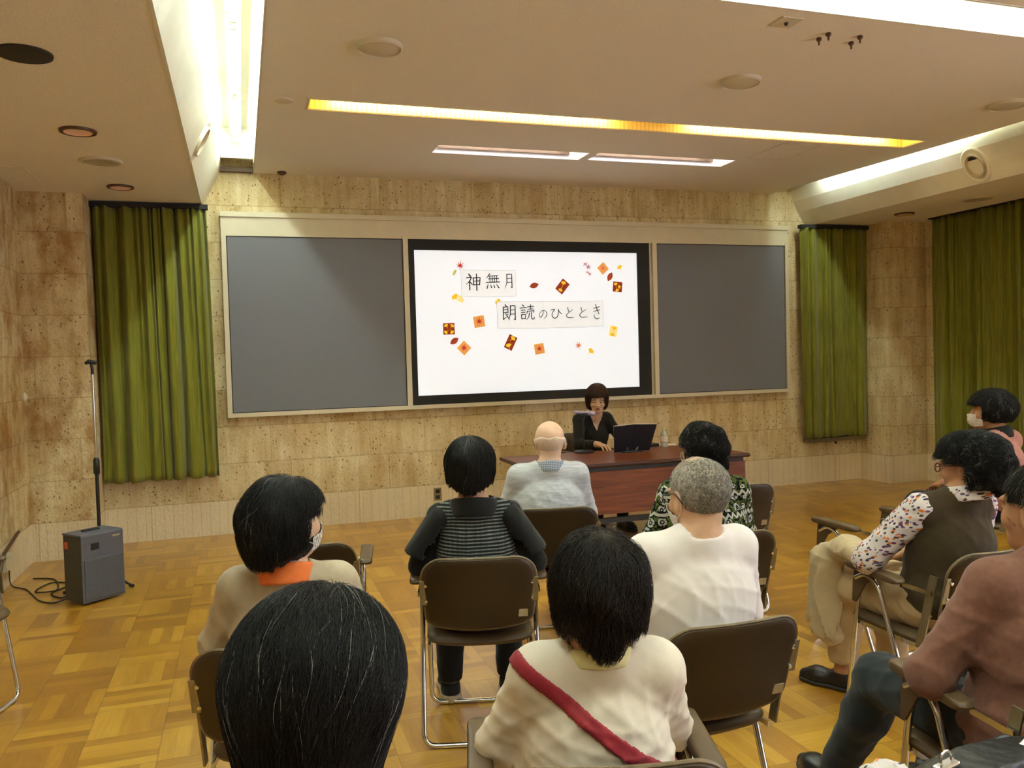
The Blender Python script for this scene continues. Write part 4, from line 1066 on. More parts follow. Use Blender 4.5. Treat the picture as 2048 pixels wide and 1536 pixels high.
class Body:
    def __init__(s, **k):
        s.ht = k.get('top', 1.22); s.hx = k.get('hx', 0.0); s.hy = k.get('hy', 0.0)
        s.hr = k.get('head', (0, 0, 0)); s.hs = k.get('hs', 1.0)
        s.w = k.get('w', .165) * .88; s.g = k.get('g', 1.0); s.hair_th = k.get('hair_th', .02)
        s.drop = k.get('drop', .315)
        s.hc = np.array([s.hx, s.hy, s.ht - .116 * s.hs - s.hair_th])
        s.Rm = eul(*[R(a) for a in s.hr])
        sz = s.ht - s.drop
        s.sh = [np.array([e * s.w + s.hx * .4, k.get('sy', -.065), sz]) for e in (-1, 1)]
        s.chest = np.array([s.hx * .35, k.get('sy', -.065) - .015, sz - .145])
        s.neckb = np.array([s.hx * .5, (s.hy + k.get('sy', -.065)) * .5 - .030, sz + .042])
        el_ = k.get('elbow', ((-.228, .0, .70), (.228, .0, .70))); wr = k.get('wrist', ((-.13, .235, .645), (.13, .235, .645)))
        s.el = [np.array(v) for v in el_]; s.wr = [np.array(v) for v in wr]
        kn = k.get('knee', ((-.125, .40, .50), (.125, .40, .50))); an_ = k.get('ankle', ((-.12, .43, .085), (.12, .43, .085)))
        s.kn = [np.array(v) for v in kn]; s.an = [np.array(v) for v in an_]
        s.hip = [np.array([e * .09, -.05, .535]) for e in (-1, 1)]
        s.pel = np.array([0, -.07, .545])
        s.hand_rot = k.get('hand_rot', ((R(-14), 0, R(-38)), (R(-14), 0, R(38))))
        s.foot_yaw = k.get('foot_yaw', (8, -8))
        s.seed = k.get('seed', 1)
    def head(s, P): return head_sdf(((P - s.hc) @ s.Rm) / s.hs) * s.hs
    def torso(s, P, e=0.0):
        g = s.g; mid = (s.pel + s.chest) / 2
        d = el(P, s.pel, (.165 * g + e, .125 * g + e, .12 + e))
        d = smin(d, el(P, mid + [0, .005, 0], (.138 * g + e, .108 * g + e, .17 + e)), .07)
        d = smin(d, el(P, s.chest, (.150 * g * s.w / .145 + e * .8, .098 * g + e * .8, .150 + e * .6)), .06)
        d = smin(d, cap(P, s.sh[0] * [.93, 1, 1] - [0, 0, .006], s.sh[1] * [.93, 1, 1] - [0, 0, .006], .038 + e * .6, .038 + e * .6), .05)
        for i in (0, 1):
            d = smin(d, cap(P, s.neckb, s.sh[i] * [.96, 1, 1] - [0, 0, .004], .044 + e * .5, .036 + e * .6), .05)
        return d
    def neck(s, P, e=0.0):
        base = s.hc + s.Rm @ np.array([0, -.025, -.055]) * s.hs
        return cap(P, base, s.neckb, .052 + e, .058 + e)
    def arm(s, P, i, e=0.0, t1=2.0):
        d = cap(P, s.sh[i], s.el[i], .046 + e, .038 + e)
        if t1 < 1: return cap(P, s.sh[i], s.sh[i] + (s.el[i] - s.sh[i]) * t1, .048 + e, .048 + e * 1.5)
        f = s.el[i] + (s.wr[i] - s.el[i]) * (t1 - 1)
        return smin(d, cap(P, s.el[i], f, .037 + e, .026 + .014 * (2 - t1) + e), .03)
    def leg(s, P, i, e=0.0):
        d = cap(P, s.hip[i], s.kn[i], .082 + e, .058 + e)
        k2 = s.kn[i] + (s.an[i] - s.kn[i]) * .35 + np.array([0, -.012, 0])
        return smin(smin(d, cap(P, s.kn[i], k2, .052 + e, .052 + e), .03), cap(P, k2, s.an[i], .050 + e, .036 + e), .03)
    def foot_axes(s, i):
        a = R(s.foot_yaw[i]); return np.array([-math.sin(a), math.cos(a), 0])
    def foot(s, P, i, e=0.0):
        f = s.foot_axes(i); a = s.an[i]
        heel = np.array([a[0], a[1], .038]) - f * .035; ball = np.array([a[0], a[1], .034]) + f * .12; toe = ball + f * .055 - [0, 0, .006]
        d = smin(cap(P, heel, ball, .032 + e, .034 + e), cap(P, ball, toe, .036 + e, .022 + e), .03)
        return smin(d, cap(P, a, heel + f * .03, .036 + e, .030 + e), .03)
    def hand(s, P, i):
        m = eul(*s.hand_rot[i]); return hand_sdf((P - s.wr[i]) @ m, (-1, 1)[i])
    def body(s, P):
        d = s.torso(P, -.004)
        d = smin(d, s.neck(P), .03); d = smin(d, s.head(P), .018)
        for i in (0, 1):
            d = smin(d, s.arm(P, i), .03); d = smin(d, s.leg(P, i), .04); d = smin(d, s.foot(P, i), .02); d = smin(d, s.hand(P, i), .012)
        return smax(d, .004 - P[:, 2], .004)
    def bounds(s, extra=.06):
        pts = np.array([s.hc + [0, 0, .13 + s.hair_th], s.hc + [.13, .13, -.1], s.hc - [.13, .13, 0], *s.sh, *s.el, *s.wr, *[w_ + [0, .14, 0] for w_ in s.wr], *s.kn, *[a + s.foot_axes(i) * .22 for i, a in enumerate(s.an)], s.pel - [.2, .16, 0], s.pel + [.2, 0, 0], *[a - [0, 0, a[2]] for a in s.an]])
        return pts.min(0) - extra, pts.max(0) + extra

SKIN = {}
def skin(nm, c):
    t = NT(nm); n = t.noise(t.obj(), 18, 3)
    t.base(t.ramp(n, [(.3, tuple(v * .9 for v in c)), (.7, tuple(min(1, v * 1.08) for v in c))]), .5, spec=.35)
    t.p.inputs['Subsurface Weight'].default_value = .08; t.p.inputs['Subsurface Radius'].default_value = (.6, .2, .1); t.p.inputs['Subsurface Scale'].default_value = .01
    return t.m
M['skin'] = skin('skin', srgb(202, 160, 128)); M['skin_pale'] = skin('pale_skin', srgb(218, 180, 152)); M['skin_tan'] = skin('tan_skin', srgb(182, 134, 98))
M['lip'] = plain('lip', srgb(170, 86, 76), .4); M['lash'] = plain('lash_line', srgb(48, 34, 28), .6)
def hairmat(nm, dark, light, rough=.5, grey=0.0, sc=1.0):
    t = NT(nm); x, y, z = t.sep(t.obj())
    n = t.noise(t.comb(t.math('MULTIPLY', x, 160 * sc), t.math('MULTIPLY', y, 160 * sc), t.math('MULTIPLY', z, 14 * sc)), 1, 3, .6)
    t.base(t.ramp(n, [(.35, dark), (.7, light)]), rough, spec=.22)
    t.bump(n, .35, .002); return t.m
M['hair_black'] = hairmat('black_hair', (.004, .004, .004), (.016, .014, .012))
M['hair_dark'] = hairmat('dark_brown_hair', (.006, .005, .004), (.03, .02, .014))
M['hair_brown'] = hairmat('brown_hair', (.028, .014, .009), (.085, .045, .028))
M['hair_grey'] = hairmat('grey_strand', (.12, .12, .11), (.3, .3, .28))
M['hair_silver'] = hairmat('silver_stubble', srgb(104, 96, 84), srgb(190, 180, 164), .7)
M['hair_white'] = hairmat('white_stubble', srgb(208, 182, 158), srgb(224, 204, 186), .7)

def add_mesh(name, f, lo, hi, h, mats, parent, fines=((), (), ()), midx=None):
    V, Q = polygonize(f, lo, hi, h, fines)
    # light smoothing of the staircase
    for _ in range(1):
        S = np.zeros_like(V); n = np.zeros(len(V))
        for k in range(4):
            np.add.at(S, Q[:, k], V[Q[:, (k + 1) % 4]]); np.add.at(n, Q[:, k], 1)
        V = V * .45 + .55 * S / np.maximum(n, 1)[:, None]
    mi = midx(V[Q].mean(1)) if midx else None
    me = npmesh(name, V, Q, True, mi)
    for m in (mats if isinstance(mats, (list, tuple)) else [mats]): me.materials.append(m)
    return link(name, me, parent)

# ---------------------------------------------------------------- hair
def make_hair(b, parent, style, mat, strands=1500, seed=1, width=.0012, grey=.04, h=.005, curl=0.0, flow=(0, -.45, .9), lift=(.001, .005), length=(.5, 1.2)):
    """style gives core(q) (positive outside) and cut(q) (positive where there is no hair), both in head space"""
    core, cut = style
    def fq(q): return smax(core(q), cut(q), .010)
    def f(P):
        q = ((P - b.hc) @ b.Rm) / b.hs; return fq(q) * b.hs
    ext = .17
    lo = b.hc - ext; hi = b.hc + ext; lo[2] -= .05
    V, Q = polygonize(f, lo, hi, h)
    nV = len(V); parts = [V]; quads = [Q]; mi = [np.zeros(len(Q), int)]
    if strands:
        rs = np.random.default_rng(seed)
        cax = np.array(flow, float); cax /= np.linalg.norm(cax)
        ux = np.cross(cax, [0, 1, 0]); ux /= np.linalg.norm(ux); uy = np.cross(cax, ux)
        K = 9
        phi = rs.uniform(0, 2 * np.pi, strands); t0 = np.arccos(1 - rs.uniform(.0, 1, strands) * 1.75); ln = rs.uniform(*length, strands)
        s_ = np.linspace(0, 1, K)[None]
        th = np.clip(t0[:, None] + ln[:, None] * s_, .03, 2.9)
        ph = phi[:, None] + rs.normal(0, .10, strands)[:, None] * s_ + .05 * np.sin(5 * s_ + rs.uniform(0, 6, strands)[:, None])
        if curl:
            ph = ph + curl * np.sin(s_ * rs.uniform(9, 16, strands)[:, None] + rs.uniform(0, 6, strands)[:, None]) / np.maximum(np.sin(th), .3)
            th = th + curl * np.cos(s_ * rs.uniform(9, 16, strands)[:, None] + rs.uniform(0, 6, strands)[:, None])
        D = (np.cos(th)[..., None] * cax + np.sin(th)[..., None] * (np.cos(ph)[..., None] * ux + np.sin(ph)[..., None] * uy))
        org = np.array([0, -.012, .015])
        Dn = D.reshape(-1, 3); a = np.zeros(len(Dn)); c_ = np.full(len(Dn), .26)
        for _ in range(13):
            m = (a + c_) / 2; ins = core(org + Dn * m[:, None]) < 0; a = np.where(ins, m, a); c_ = np.where(ins, c_, m)
        lf = rs.uniform(*lift, strands)[:, None] * (np.sin(s_ * np.pi * .85) ** .7 + .15)
        rad = a.reshape(strands, K) + lf
        q = org + D * rad[..., None]
        cv = cut(q.reshape(-1, 3)).reshape(strands, K)
        ok = cv < rs.uniform(-.002, .012, strands)[:, None]
        okc = np.cumprod(ok, 1).astype(bool)
        keep = okc.sum(1) >= 3
        q = q[keep]; okc = okc[keep]; nS = len(q)
        last = okc.sum(1) - 1
        q = np.where(okc[..., None], q, q[np.arange(nS), last][:, None, :])
        Pw = (q * b.hs) @ b.Rm.T + b.hc
        wdt = np.where(okc, 1.0, 0.0) * width * np.clip(1.15 - s_, .12, 1); wdt[np.arange(nS), last] *= .3; wdt[:, 0] *= .4
        T = np.gradient(Pw, axis=1); T += 1e-7
        N = Pw - b.hc; S = np.cross(T, N); S /= np.linalg.norm(S, axis=2, keepdims=True) + 1e-9
        N2 = np.cross(S, T); N2 /= np.linalg.norm(N2, axis=2, keepdims=True) + 1e-9
        ring = np.stack([Pw + S * wdt[..., None], Pw + N2 * wdt[..., None] * .9, Pw - S * wdt[..., None]], 2)      # nS,K,3,3
        Vs = ring.reshape(-1, 3); ids = (np.arange(nS * K * 3) + nV).reshape(nS, K, 3)
        qs = []
        for j in range(3):
            j2 = (j + 1) % 3
            qs.append(np.stack([ids[:, :-1, j], ids[:, 1:, j], ids[:, 1:, j2], ids[:, :-1, j2]], -1))
        qs = np.stack(qs, 2)
        real = okc[:, 1:]                                       # drop collapsed segments
        qs_f = qs[real].reshape(-1, 4); gr_ = (rs.uniform(0, 1, nS) < grey).astype(int)
        gm = np.repeat(gr_[:, None], K - 1, 1)[real]; gm = np.repeat(gm, 3)
        used = np.unique(qs_f); remap = np.full(nV + len(Vs), -1); remap[used] = np.arange(len(used)) + nV
        parts.append(Vs[used - nV]); quads.append(remap[qs_f]); mi.append(gm)
    me = npmesh('hair', np.concatenate(parts), np.concatenate(quads), True, np.concatenate(mi))
    me.materials.append(mat); me.materials.append(M['hair_grey'])
    return link('hair', me, parent)
CR = (0, -.014, .030)
def core_basic(e, back=0.0, low=0.0, side=None, lw=.074, bump=.0025):
    sd = e if side is None else side
    def f(q):
        d = el(q, (0, -.014 - back * .5, .030), (.0755 + sd, .096 + e + back * .5, .086 + e))
        if bump: d = d - bump * (np.sin(q[:, 0] * 47 + 3 * np.sin(q[:, 2] * 17)) * np.sin(q[:, 2] * 23 + q[:, 1] * 31) + .6 * np.sin(q[:, 1] * 61 + q[:, 0] * 29))
        if low: d = smin(d, el(q, (0, -.030 - back * .5, -.035 - low * .3), (lw + sd * .9, .074 + e * .8 + back * .4, .075 + low)), .03)
        return d
    return f
def cut_basic(face_y=.045, fringe_z=.055, nape=-.085, ear=False, taper=0.0):
    def f(q):
        x = np.abs(q[:, 0]); y = q[:, 1]; z = q[:, 2]
        wob = .004 * np.sin(x * 190 + y * 60) + .003 * np.sin(q[:, 0] * 410)
        face = np.minimum(y - face_y - wob * .5, (fringe_z + wob - z))      # in front of face_y and below the fringe
        d = np.maximum(face, -1)
        d = np.maximum(d, nape + wob * 1.3 - z + np.maximum(y + .02, 0) * .25 + taper * np.maximum(x - .018, 0))
        if ear: d = np.maximum(d, np.minimum(np.minimum(y - (-.030), .026 - z), x - .060))            # uncovered ears
        return d
    return f

# ---------------------------------------------------------------- garments
def sleeve_pair(b, parent, name, mat, e, t1, amp, h=.0085, lab=None, one=None):
    for i in (0, 1):
        if one is not None and i != one: continue
        def f(P, i=i):
            d = b.arm(P, i, e, t1) - amp * fold(P, b.seed + i + 3, 1.2)
            if t1 > 1:                                          # cuff plane
                ax_ = (b.wr[i] - b.el[i]) / np.linalg.norm(b.wr[i] - b.el[i]); end = b.el[i] + (b.wr[i] - b.el[i]) * (t1 - 1)
            else:
                ax_ = (b.el[i] - b.sh[i]) / np.linalg.norm(b.el[i] - b.sh[i]); end = b.sh[i] + (b.el[i] - b.sh[i]) * t1
            return smax(d, (P - end) @ ax_, .006)
        pts = np.array([b.sh[i], b.el[i], b.wr[i]]); o = add_mesh(name, f, pts.min(0) - .11, pts.max(0) + .11, h, mat, parent)
        if lab: o['label'] = lab
def top_sdf(b, e, amp, sleeves, hem=.50, collar=.012, se=None):
    se = e * .55 if se is None else se
    def f(P):
        d = b.torso(P, e)
        for i in (0, 1):
            if sleeves > 0:
                a = b.arm(P, i, se, sleeves)
                if sleeves > 1: ax_ = (b.wr[i] - b.el[i]); end = b.el[i] + ax_ * (sleeves - 1)
                else: ax_ = (b.el[i] - b.sh[i]); end = b.sh[i] + ax_ * sleeves
                ax_ = ax_ / np.linalg.norm(ax_); a = smax(a, (P - end) @ ax_, .006)
                d = smin(d, a, .035)
        zf = np.clip((b.sh[0][2] + .03 - P[:, 2]) / .12, .15, 1)
        d = d - amp * fold(P, b.seed) * zf
        d = smax(d, hem - P[:, 2], .01)
        n = b.neck(P, collar)                                    # opening round the neck
        cut = smax(n, (b.neckb[2] + .012) - P[:, 2] - .0, .008)
        return smax(d, -cut, .006)
    return f
def top(b, parent, name, mat, e=.016, amp=.006, sleeves=1.93, hem=.50, collar=.012, h=.0085, se=None, mats=None):
    lo, hi = b.bounds(.10); hi[2] = b.sh[0][2] + .16; lo[2] = hem - .03; hi[1] = max(b.wr[0][1], b.wr[1][1], .2) + .1
    return add_mesh(name, top_sdf(b, e, amp, sleeves, hem, collar, se), lo, hi, h, mats or mat, parent)
def collar(b, parent, mat, e0=.006, e1=.016, z0=-.02, z1=.03, name='collar', h=.005, tilt=.25):
    def f(P):
        d = np.maximum(b.neck(P, e1), -b.neck(P, e0))
        zc = P[:, 2] - b.neckb[2] - tilt * (b.neckb[1] - P[:, 1])
        return smax(smax(d, z0 - zc, .004), zc - z1, .004)
    return add_mesh(name, f, b.neckb - [.13, .13, .09], b.neckb + [.13, .13, .12], h, mat, parent)
def trousers(b, parent, mat, e=.014, amp=.005, name='trousers', hem=.10, h=.0095, flare=0.0):
    def f(P):
        d = el(P, b.pel, (.170 * b.g + e * .4, .130 * b.g + e * .4, .115))
        for i in (0, 1): d = smin(d, b.leg(P, i, e + flare * .0), .04)
        d = d - amp * fold(P, b.seed + 9)
        return smax(smax(d, hem - P[:, 2], .006), P[:, 2] - .66, .01)
    lo, hi = b.bounds(.10); lo[2] = hem - .03; hi[2] = .70
    return add_mesh(name, f, lo, hi, h, mat, parent)
def shoes(b, parent, mat, solemat=None, h=.0065, sh=.021):
    for i in (0, 1):
        def f(P, i=i): return smax(smax(b.foot(P, i, .007), .018 - P[:, 2] + (sh - .021), .004), P[:, 2] - .085, .006)
        def g(P, i=i):
            Q_ = P.copy(); Q_[:, 2] = np.minimum(np.maximum(P[:, 2], .022), .04) * .0 + .036
            return smax(np.maximum(b.foot(Q_, i, .010), P[:, 2] - sh), .001 - P[:, 2], .002)
        a = b.an[i]; fd = b.foot_axes(i); pts = np.array([a - fd * .1, a + fd * .24])
        lo = pts.min(0) - .08; hi = pts.max(0) + .08; lo[2] = -.02; hi[2] = .12
        o = add_mesh('shoe', f, lo, hi, h, mat, parent)
        add_mesh('sole', g, lo, hi, h, solemat or M['rubber'], o)
def mask(b, parent):
    M.setdefault('mask', plain('white_mask_cloth', srgb(214, 208, 204), .8, var=.03))
    def f(P):
        q = ((P - b.hc) @ b.Rm) / b.hs; d = smin(head_sdf(q), el(q, (0, .052, -.046), (.050, .060, .046)), .012)
        sh = np.maximum(d - .007, -(d - .0035))
        box = np.maximum(np.maximum(np.abs(q[:, 0]) - .066, -.088 - q[:, 2]), q[:, 2] + .006)
        box = np.maximum(box, .028 - q[:, 1]); return np.maximum(sh, box) * b.hs
    o = add_mesh('face_mask', f, b.hc - .14, b.hc + .14, .004, M['mask'], parent)
    for s in (-1, 1):
        bm = bmesh.new()
        pts = [(s * .064, .035, -.018), (s * .078, .0, .012), (s * .083, -.024, .024), (s * .084, -.036, .0), (s * .080, -.024, -.034), (s * .072, .008, -.05), (s * .060, .036, -.062)]
        W = [b.hc + b.Rm @ (np.array(p) * b.hs) for p in pts]
        tube(bm, [Vector(p) for p in catmull(W, 6)], .0013, 6); obj('ear_loop', bm, M['mask'], o, True)
def glasses(b, parent, mat, r=.0018):
    t = None; bm = bmesh.new()
    Wp = lambda p: Vector(b.hc + b.Rm @ (np.array(p) * b.hs))
    for s in (-1, 1):
        tube(bm, [Wp((s * .034 + .024 * math.cos(a), .100, .010 + .017 * math.sin(a))) for a in np.linspace(0, 2 * math.pi, 17)[:-1]], r, 6, closed=True)
    tube(bm, [Wp((-.011, .101, .014)), Wp((0, .104, .017)), Wp((.011, .101, .014))], r, 6)
    t = obj('glasses', bm, mat, parent, True)
    for s in (-1, 1):
        bm = bmesh.new(); tube(bm, [Wp((s * .058, .099, .016)), Wp((s * .076, .06, .018)), Wp((s * .086, -.012, .020)), Wp((s * .086, -.036, .002)), Wp((s * .084, -.044, -.012))], r, 6)
        obj('temple', bm, mat, t, True)

def person(loc, rot, label, b, skinm, face=False):
    t = thing('person', label, 'person', (loc[0], loc[1], 0), R(rot))
    lo, hi = b.bounds(.05)
    hx, hy, hz = b.hc
    fx = [(hx - .10, hx + .10, .0045)]; fy = [(hy - .12, hy + .12, .0045)]; fz = [(hz - .13, hz + .13, .0045)]
    if face: fx = [(hx - .10, hx + .10, .003)]; fy = [(hy - .0, hy + .14, .003)]; fz = [(hz - .12, hz + .08, .003)]
    for w_, r_ in zip(b.wr, b.hand_rot):
        fx.append((w_[0] - .1, w_[0] + .1, .0052)); fy.append((w_[1], w_[1] + .17, .0052)); fz.append((w_[2] - .07, w_[2] + .03, .0052))
    def midx(c):
        q = ((c - b.hc) @ b.Rm) / b.hs
        x = np.abs(q[:, 0]); m = np.zeros(len(c), int)
        lip = (x < .020 * (1 - ((q[:, 2] + .051) / .012) ** 2)) & (q[:, 2] < -.041) & (q[:, 2] > -.061) & (q[:, 1] > .07)
        lash = (np.abs(x - .031) < .014) & (np.abs(q[:, 2] - .005 - .0 * x) < .0026) & (q[:, 1] > .05)
        brow = (np.abs(x - .031) < .017) & (np.abs(q[:, 2] - .033 + (x - .02) ** 2 * 8) < .0028) & (q[:, 1] > .05)
        m[lip] = 1; m[lash | brow] = 2; return m
    add_mesh('body', b.body, lo, hi, .0078, [skinm, M['lip'], M['lash']], t, (fx, fy, fz), midx)
    return t
# ================================================================= THE PEOPLE
def cloth(nm, c, rough=.85, var=.08, sc=30, fine=400, sheen=.1):
    t = NT(nm); n = t.noise(t.obj(), sc, 3); f_ = t.noise(t.obj(), fine, 2)
    t.base(t.ramp(n, [(.3, tuple(v * (1 - var) for v in c)), (.7, tuple(min(1, v * (1 + var)) for v in c))]), rough, spec=.2, sheen=sheen)
    t.bump(f_, .2, .001); return t.m
M['c_black'] = cloth('black_cloth', (.010, .010, .010)); M['c_blackknit'] = cloth('black_knit', (.014, .014, .013), sc=80)
M['c_beige'] = cloth('beige_jacket_cloth', srgb(176, 162, 138)); M['c_orange'] = cloth('orange_cloth', srgb(222, 118, 60))
M['c_white'] = cloth('white_shirt_cloth', srgb(226, 218, 212), var=.02); M['c_offwhite'] = cloth('off_white_shirt_cloth', srgb(222, 212, 194), var=.03)
M['c_cream'] = cloth('pale_yellow_collar_cloth', srgb(220, 214, 160)); M['c_red'] = cloth('dark_red_strap', srgb(134, 34, 44), .6)
M['c_mauve'] = cloth('mauve_brown_wool', srgb(116, 80, 66), .95, .12, 60); M['c_jeans'] = cloth('dark_blue_denim', srgb(26, 31, 33), .9, .2, 20)
M['c_vest'] = cloth('dark_brown_vest', srgb(58, 46, 28), .95, .1, 60); M['c_pink'] = cloth('dusty_pink_cloth', srgb(176, 122, 108), .9)
M['c_coat'] = cloth('beige_coat_cloth', srgb(190, 172, 138), .9, .05); M['c_khaki'] = cloth('beige_trouser_cloth', srgb(186, 162, 124), .9, .05)
M['c_grey'] = cloth('grey_trouser_cloth', srgb(70, 68, 66)); M['c_navy'] = cloth('dark_navy_cloth', srgb(24, 26, 36))
M['leather'] = plain('dark_shoe_leather', (.012, .010, .009), .4); M['solewhite'] = plain('pale_sole', srgb(170, 158, 132), .7)
def striped():
    t = NT('grey_black_stripes'); x, y, z = t.sep(t.obj())
    s_ = t.math('FRACT', t.math('MULTIPLY', t.math('ADD', z, t.math('MULTIPLY', t.noise(t.obj(), 7, 2), .010)), 74))
    n = t.noise(t.comb(t.math('MULTIPLY', x, 120), y, t.math('MULTIPLY', z, 10)), 1, 2)
    m = t.math('GREATER_THAN', s_, .60)
    t.base(t.mix(m, srgb(30, 32, 32), t.ramp(n, [(.3, srgb(86, 90, 88)), (.7, srgb(126, 130, 126))])), .9, spec=.15); t.bump(s_, .2, .002); return t.m
M['c_stripe'] = striped()
def heather():
    t = NT('light_blue_heather'); x, y, z = t.sep(t.obj())
    n = t.noise(t.comb(t.math('MULTIPLY', x, 14), t.math('MULTIPLY', y, 14), t.math('MULTIPLY', z, 170)), 1, 4, .7)
    t.base(t.ramp(n, [(.3, srgb(168, 172, 178)), (.65, srgb(204, 206, 208))]), .9, spec=.15); t.bump(n, .15, .001); return t.m
M['c_heather'] = heather()
def check():
    t = NT('blue_check'); x, y, z = t.sep(t.obj())
    a = t.math('GREATER_THAN', t.math('FRACT', t.math('MULTIPLY', x, 110)), .55); b = t.math('GREATER_THAN', t.math('FRACT', t.math('MULTIPLY', z, 110)), .55)
    t.base(t.ramp(t.math('MULTIPLY', t.math('ADD', a, b), .5), [(.2, srgb(206, 210, 212)), (.5, srgb(150, 162, 178)), (.9, srgb(90, 108, 136))]), .9, spec=.15); return t.m
M['c_check'] = check()
def floral():
    t = NT('black_white_green_floral'); x, y, z = t.sep(t.obj())
    row = t.math('FRACT', t.math('MULTIPLY', z, 11.0))
    v = t.comb(t.math('MULTIPLY', x, 1), t.math('MULTIPLY', y, 1), z)
    d = t.voro(v, 19, rand=.35)
    ring = t.math('MULTIPLY', t.math('GREATER_THAN', d, .20), t.math('LESS_THAN', d, .40)); dot = t.math('LESS_THAN', d, .10)
    pet = t.math('GREATER_THAN', t.noise(t.obj(), 150, 1), .44)
    wh = t.math('MAXIMUM', t.math('MULTIPLY', ring, pet), dot)
    zig = t.math('ABSOLUTE', t.math('SUBTRACT', t.math('FRACT', t.math('MULTIPLY', t.math('ADD', x, y), 26)), .5))
    zz = t.math('LESS_THAN', t.math('ABSOLUTE', t.math('SUBTRACT', t.math('ADD', t.math('MULTIPLY', row, 3.2), t.math('MULTIPLY', zig, 1.4)), .75)), .26)
    band = t.math('LESS_THAN', row, .34)
    wh = t.math('ADD', t.math('MULTIPLY', wh, t.math('SUBTRACT', 1, band)), t.math('MULTIPLY', zz, band))
    gr_ = t.math('MULTIPLY', t.math('GREATER_THAN', d, .44), t.math('GREATER_THAN', t.noise(t.obj(), 60, 2), .5))
    c = t.mix(gr_, srgb(18, 20, 18), srgb(84, 98, 44)); c = t.mix(wh, c, srgb(190, 190, 184)); t.base(c, .9, spec=.15); return t.m
M['c_floral'] = floral()
def dashes():
    t = NT('white_with_coloured_dashes'); o_ = t.obj(); x, y, z = t.sep(o_)
    c = srgb(214, 206, 204)
    for k, (rx, ry, col, th_) in enumerate(((.7, .5, srgb(70, 60, 72), .62), (-.8, .6, srgb(112, 62, 124), .68), (.3, -.9, srgb(222, 122, 50), .72), (-.2, -.4, srgb(84, 78, 84), .66))):
        m_ = t.n('ShaderNodeMapping'); t.set(m_.inputs['Vector'], o_); m_.inputs['Rotation'].default_value = (rx, ry, rx * 2 + k); m_.inputs['Scale'].default_value = (17, 78, 78); m_.inputs['Location'].default_value = (k, k * 2, k * 3)
        v_ = m_.outputs[0]; d = t.voro(v_, 1.0, rand=.8); cc = t.voro(v_, 1.0, out='Color', rand=.8)
        on = t.math('MULTIPLY', t.math('LESS_THAN', d, .38), t.math('GREATER_THAN', t.sep(cc)[0], th_ + .0)); c = t.mix(on, c, col)
    t.base(c, .85, spec=.15); return t.m
M['c_dash'] = dashes()
M['redframe'] = plain('dark_red_spectacle_frame', srgb(110, 24, 26), .35); M['darkframe'] = plain('dark_spectacle_frame', (.02, .02, .025), .3)

def spot(k): x, y, a, _ = chair_spots[k]; return (x, y), a

# ---- nearest head: black hair with grey strands
loc, a = spot('P1')
b = Body(top=1.313, hx=.018, hy=-.02, head=(-4, 0, -6), hair_th=.014, hs=.98, w=.17, seed=1, drop=.32)
p = person(loc, a, 'person nearest the camera, black hair streaked with grey, seen from behind', b, M['skin'])
make_hair(b, p, (core_basic(.014, .012, .03, side=.019, lw=.054, bump=.001), cut_basic(.05, .06, -.130, ear=True)), M['hair_black'], 7500, 2, .00042, .022, .004, 0, (.05, .55, .85), (.0008, .004), (.6, 1.3))
top(b, p, 'jacket', M['c_black'], .018); trousers(b, p, M['c_black']); shoes(b, p, M['leather']); collar(b, p, M['c_black'])

# ---- orange collar, beige jacket
loc, a = spot('P2')
b = Body(top=1.222, hx=.016, hy=-.09, head=(4, 0, -34), hair_th=.034, w=.165, seed=2, drop=.335, g=1.0)
p = person(loc, a, 'person in a beige jacket with an orange collar and full black hair, on the left', b, M['skin_pale'])
make_hair(b, p, (core_basic(.034, .022, .022, side=.030, lw=.066), cut_basic(.038, .05, -.108, taper=.55, ear=True)), M['hair_black'], 4800, 3, .0007, .012, .0045, .01, (.1, .25, .95), (.001, .010), (.5, 1.1))
top(b, p, 'jacket', M['c_beige'], .020, .007, 1.93, h=.0068); collar(b, p, M['c_orange'], .008, .024, -.03, .035, 'orange_collar'); trousers(b, p, M['c_black']); shoes(b, p, M['leather']); mask(b, p)

# ---- black bob, striped vest over black
loc, a = spot('P3')
b = Body(top=1.232, hx=-.02, hy=-.06, head=(-6, 0, -4), hair_th=.026, w=.162, seed=3, drop=.325, elbow=((-.235, -.03, .70), (.235, -.03, .70)), wrist=((-.15, .20, .66), (.15, .20, .66)), g=.96,
         knee=((-.13, .37, .50), (.14, .37, .50)), ankle=((-.14, .30, .085), (.13, .34, .085)))
p = person(loc, a, 'woman with a black bob in a grey and black striped vest over black sleeves', b, M['skin'])
make_hair(b, p, (core_basic(.026, .016, .020, side=.027, lw=.066), cut_basic(.05, .06, -.096, taper=.6)), M['hair_black'], 3200, 4, .0008, .01, .0045, 0, (0, -.3, .95), (.001, .004), (.5, 1.1))
top(b, p, 'striped_vest', M['c_stripe'], .020, .004, 0, .50)
sleeve_pair(b, p, 'sleeve', M['c_black'], .010, 1.95, .004)
def cape(P, i):
    s0 = b.sh[i]; out = np.array([(-1, 1)[i], 0, 0]); e1 = s0 + out * .10 + np.array([0, -.0, -.155])
    q = P.copy(); q[:, 1] = (P[:, 1] - s0[1]) * .62 + s0[1]
    d = cap(q, s0 + [0, 0, -.004], e1, .052, .054)
    inner = cap(q, s0 + np.array([0, 0, -.03]), e1 + (e1 - s0) * .3 + np.array([0, 0, -.02]), .040, .052)
    d = smax(d, -inner, .004); d = smax(d, (P - e1) @ np.array([(-1, 1)[i] * .35, 0, -.94]) , .004)
    return d - .003 * fold(P, 5 + i)
for i in (0, 1):
    add_mesh('cape_sleeve', lambda P, i=i: cape(P, i), b.sh[i] - [.26, .2, .30], b.sh[i] + [.26, .2, .12], .008, M['c_black'], p)
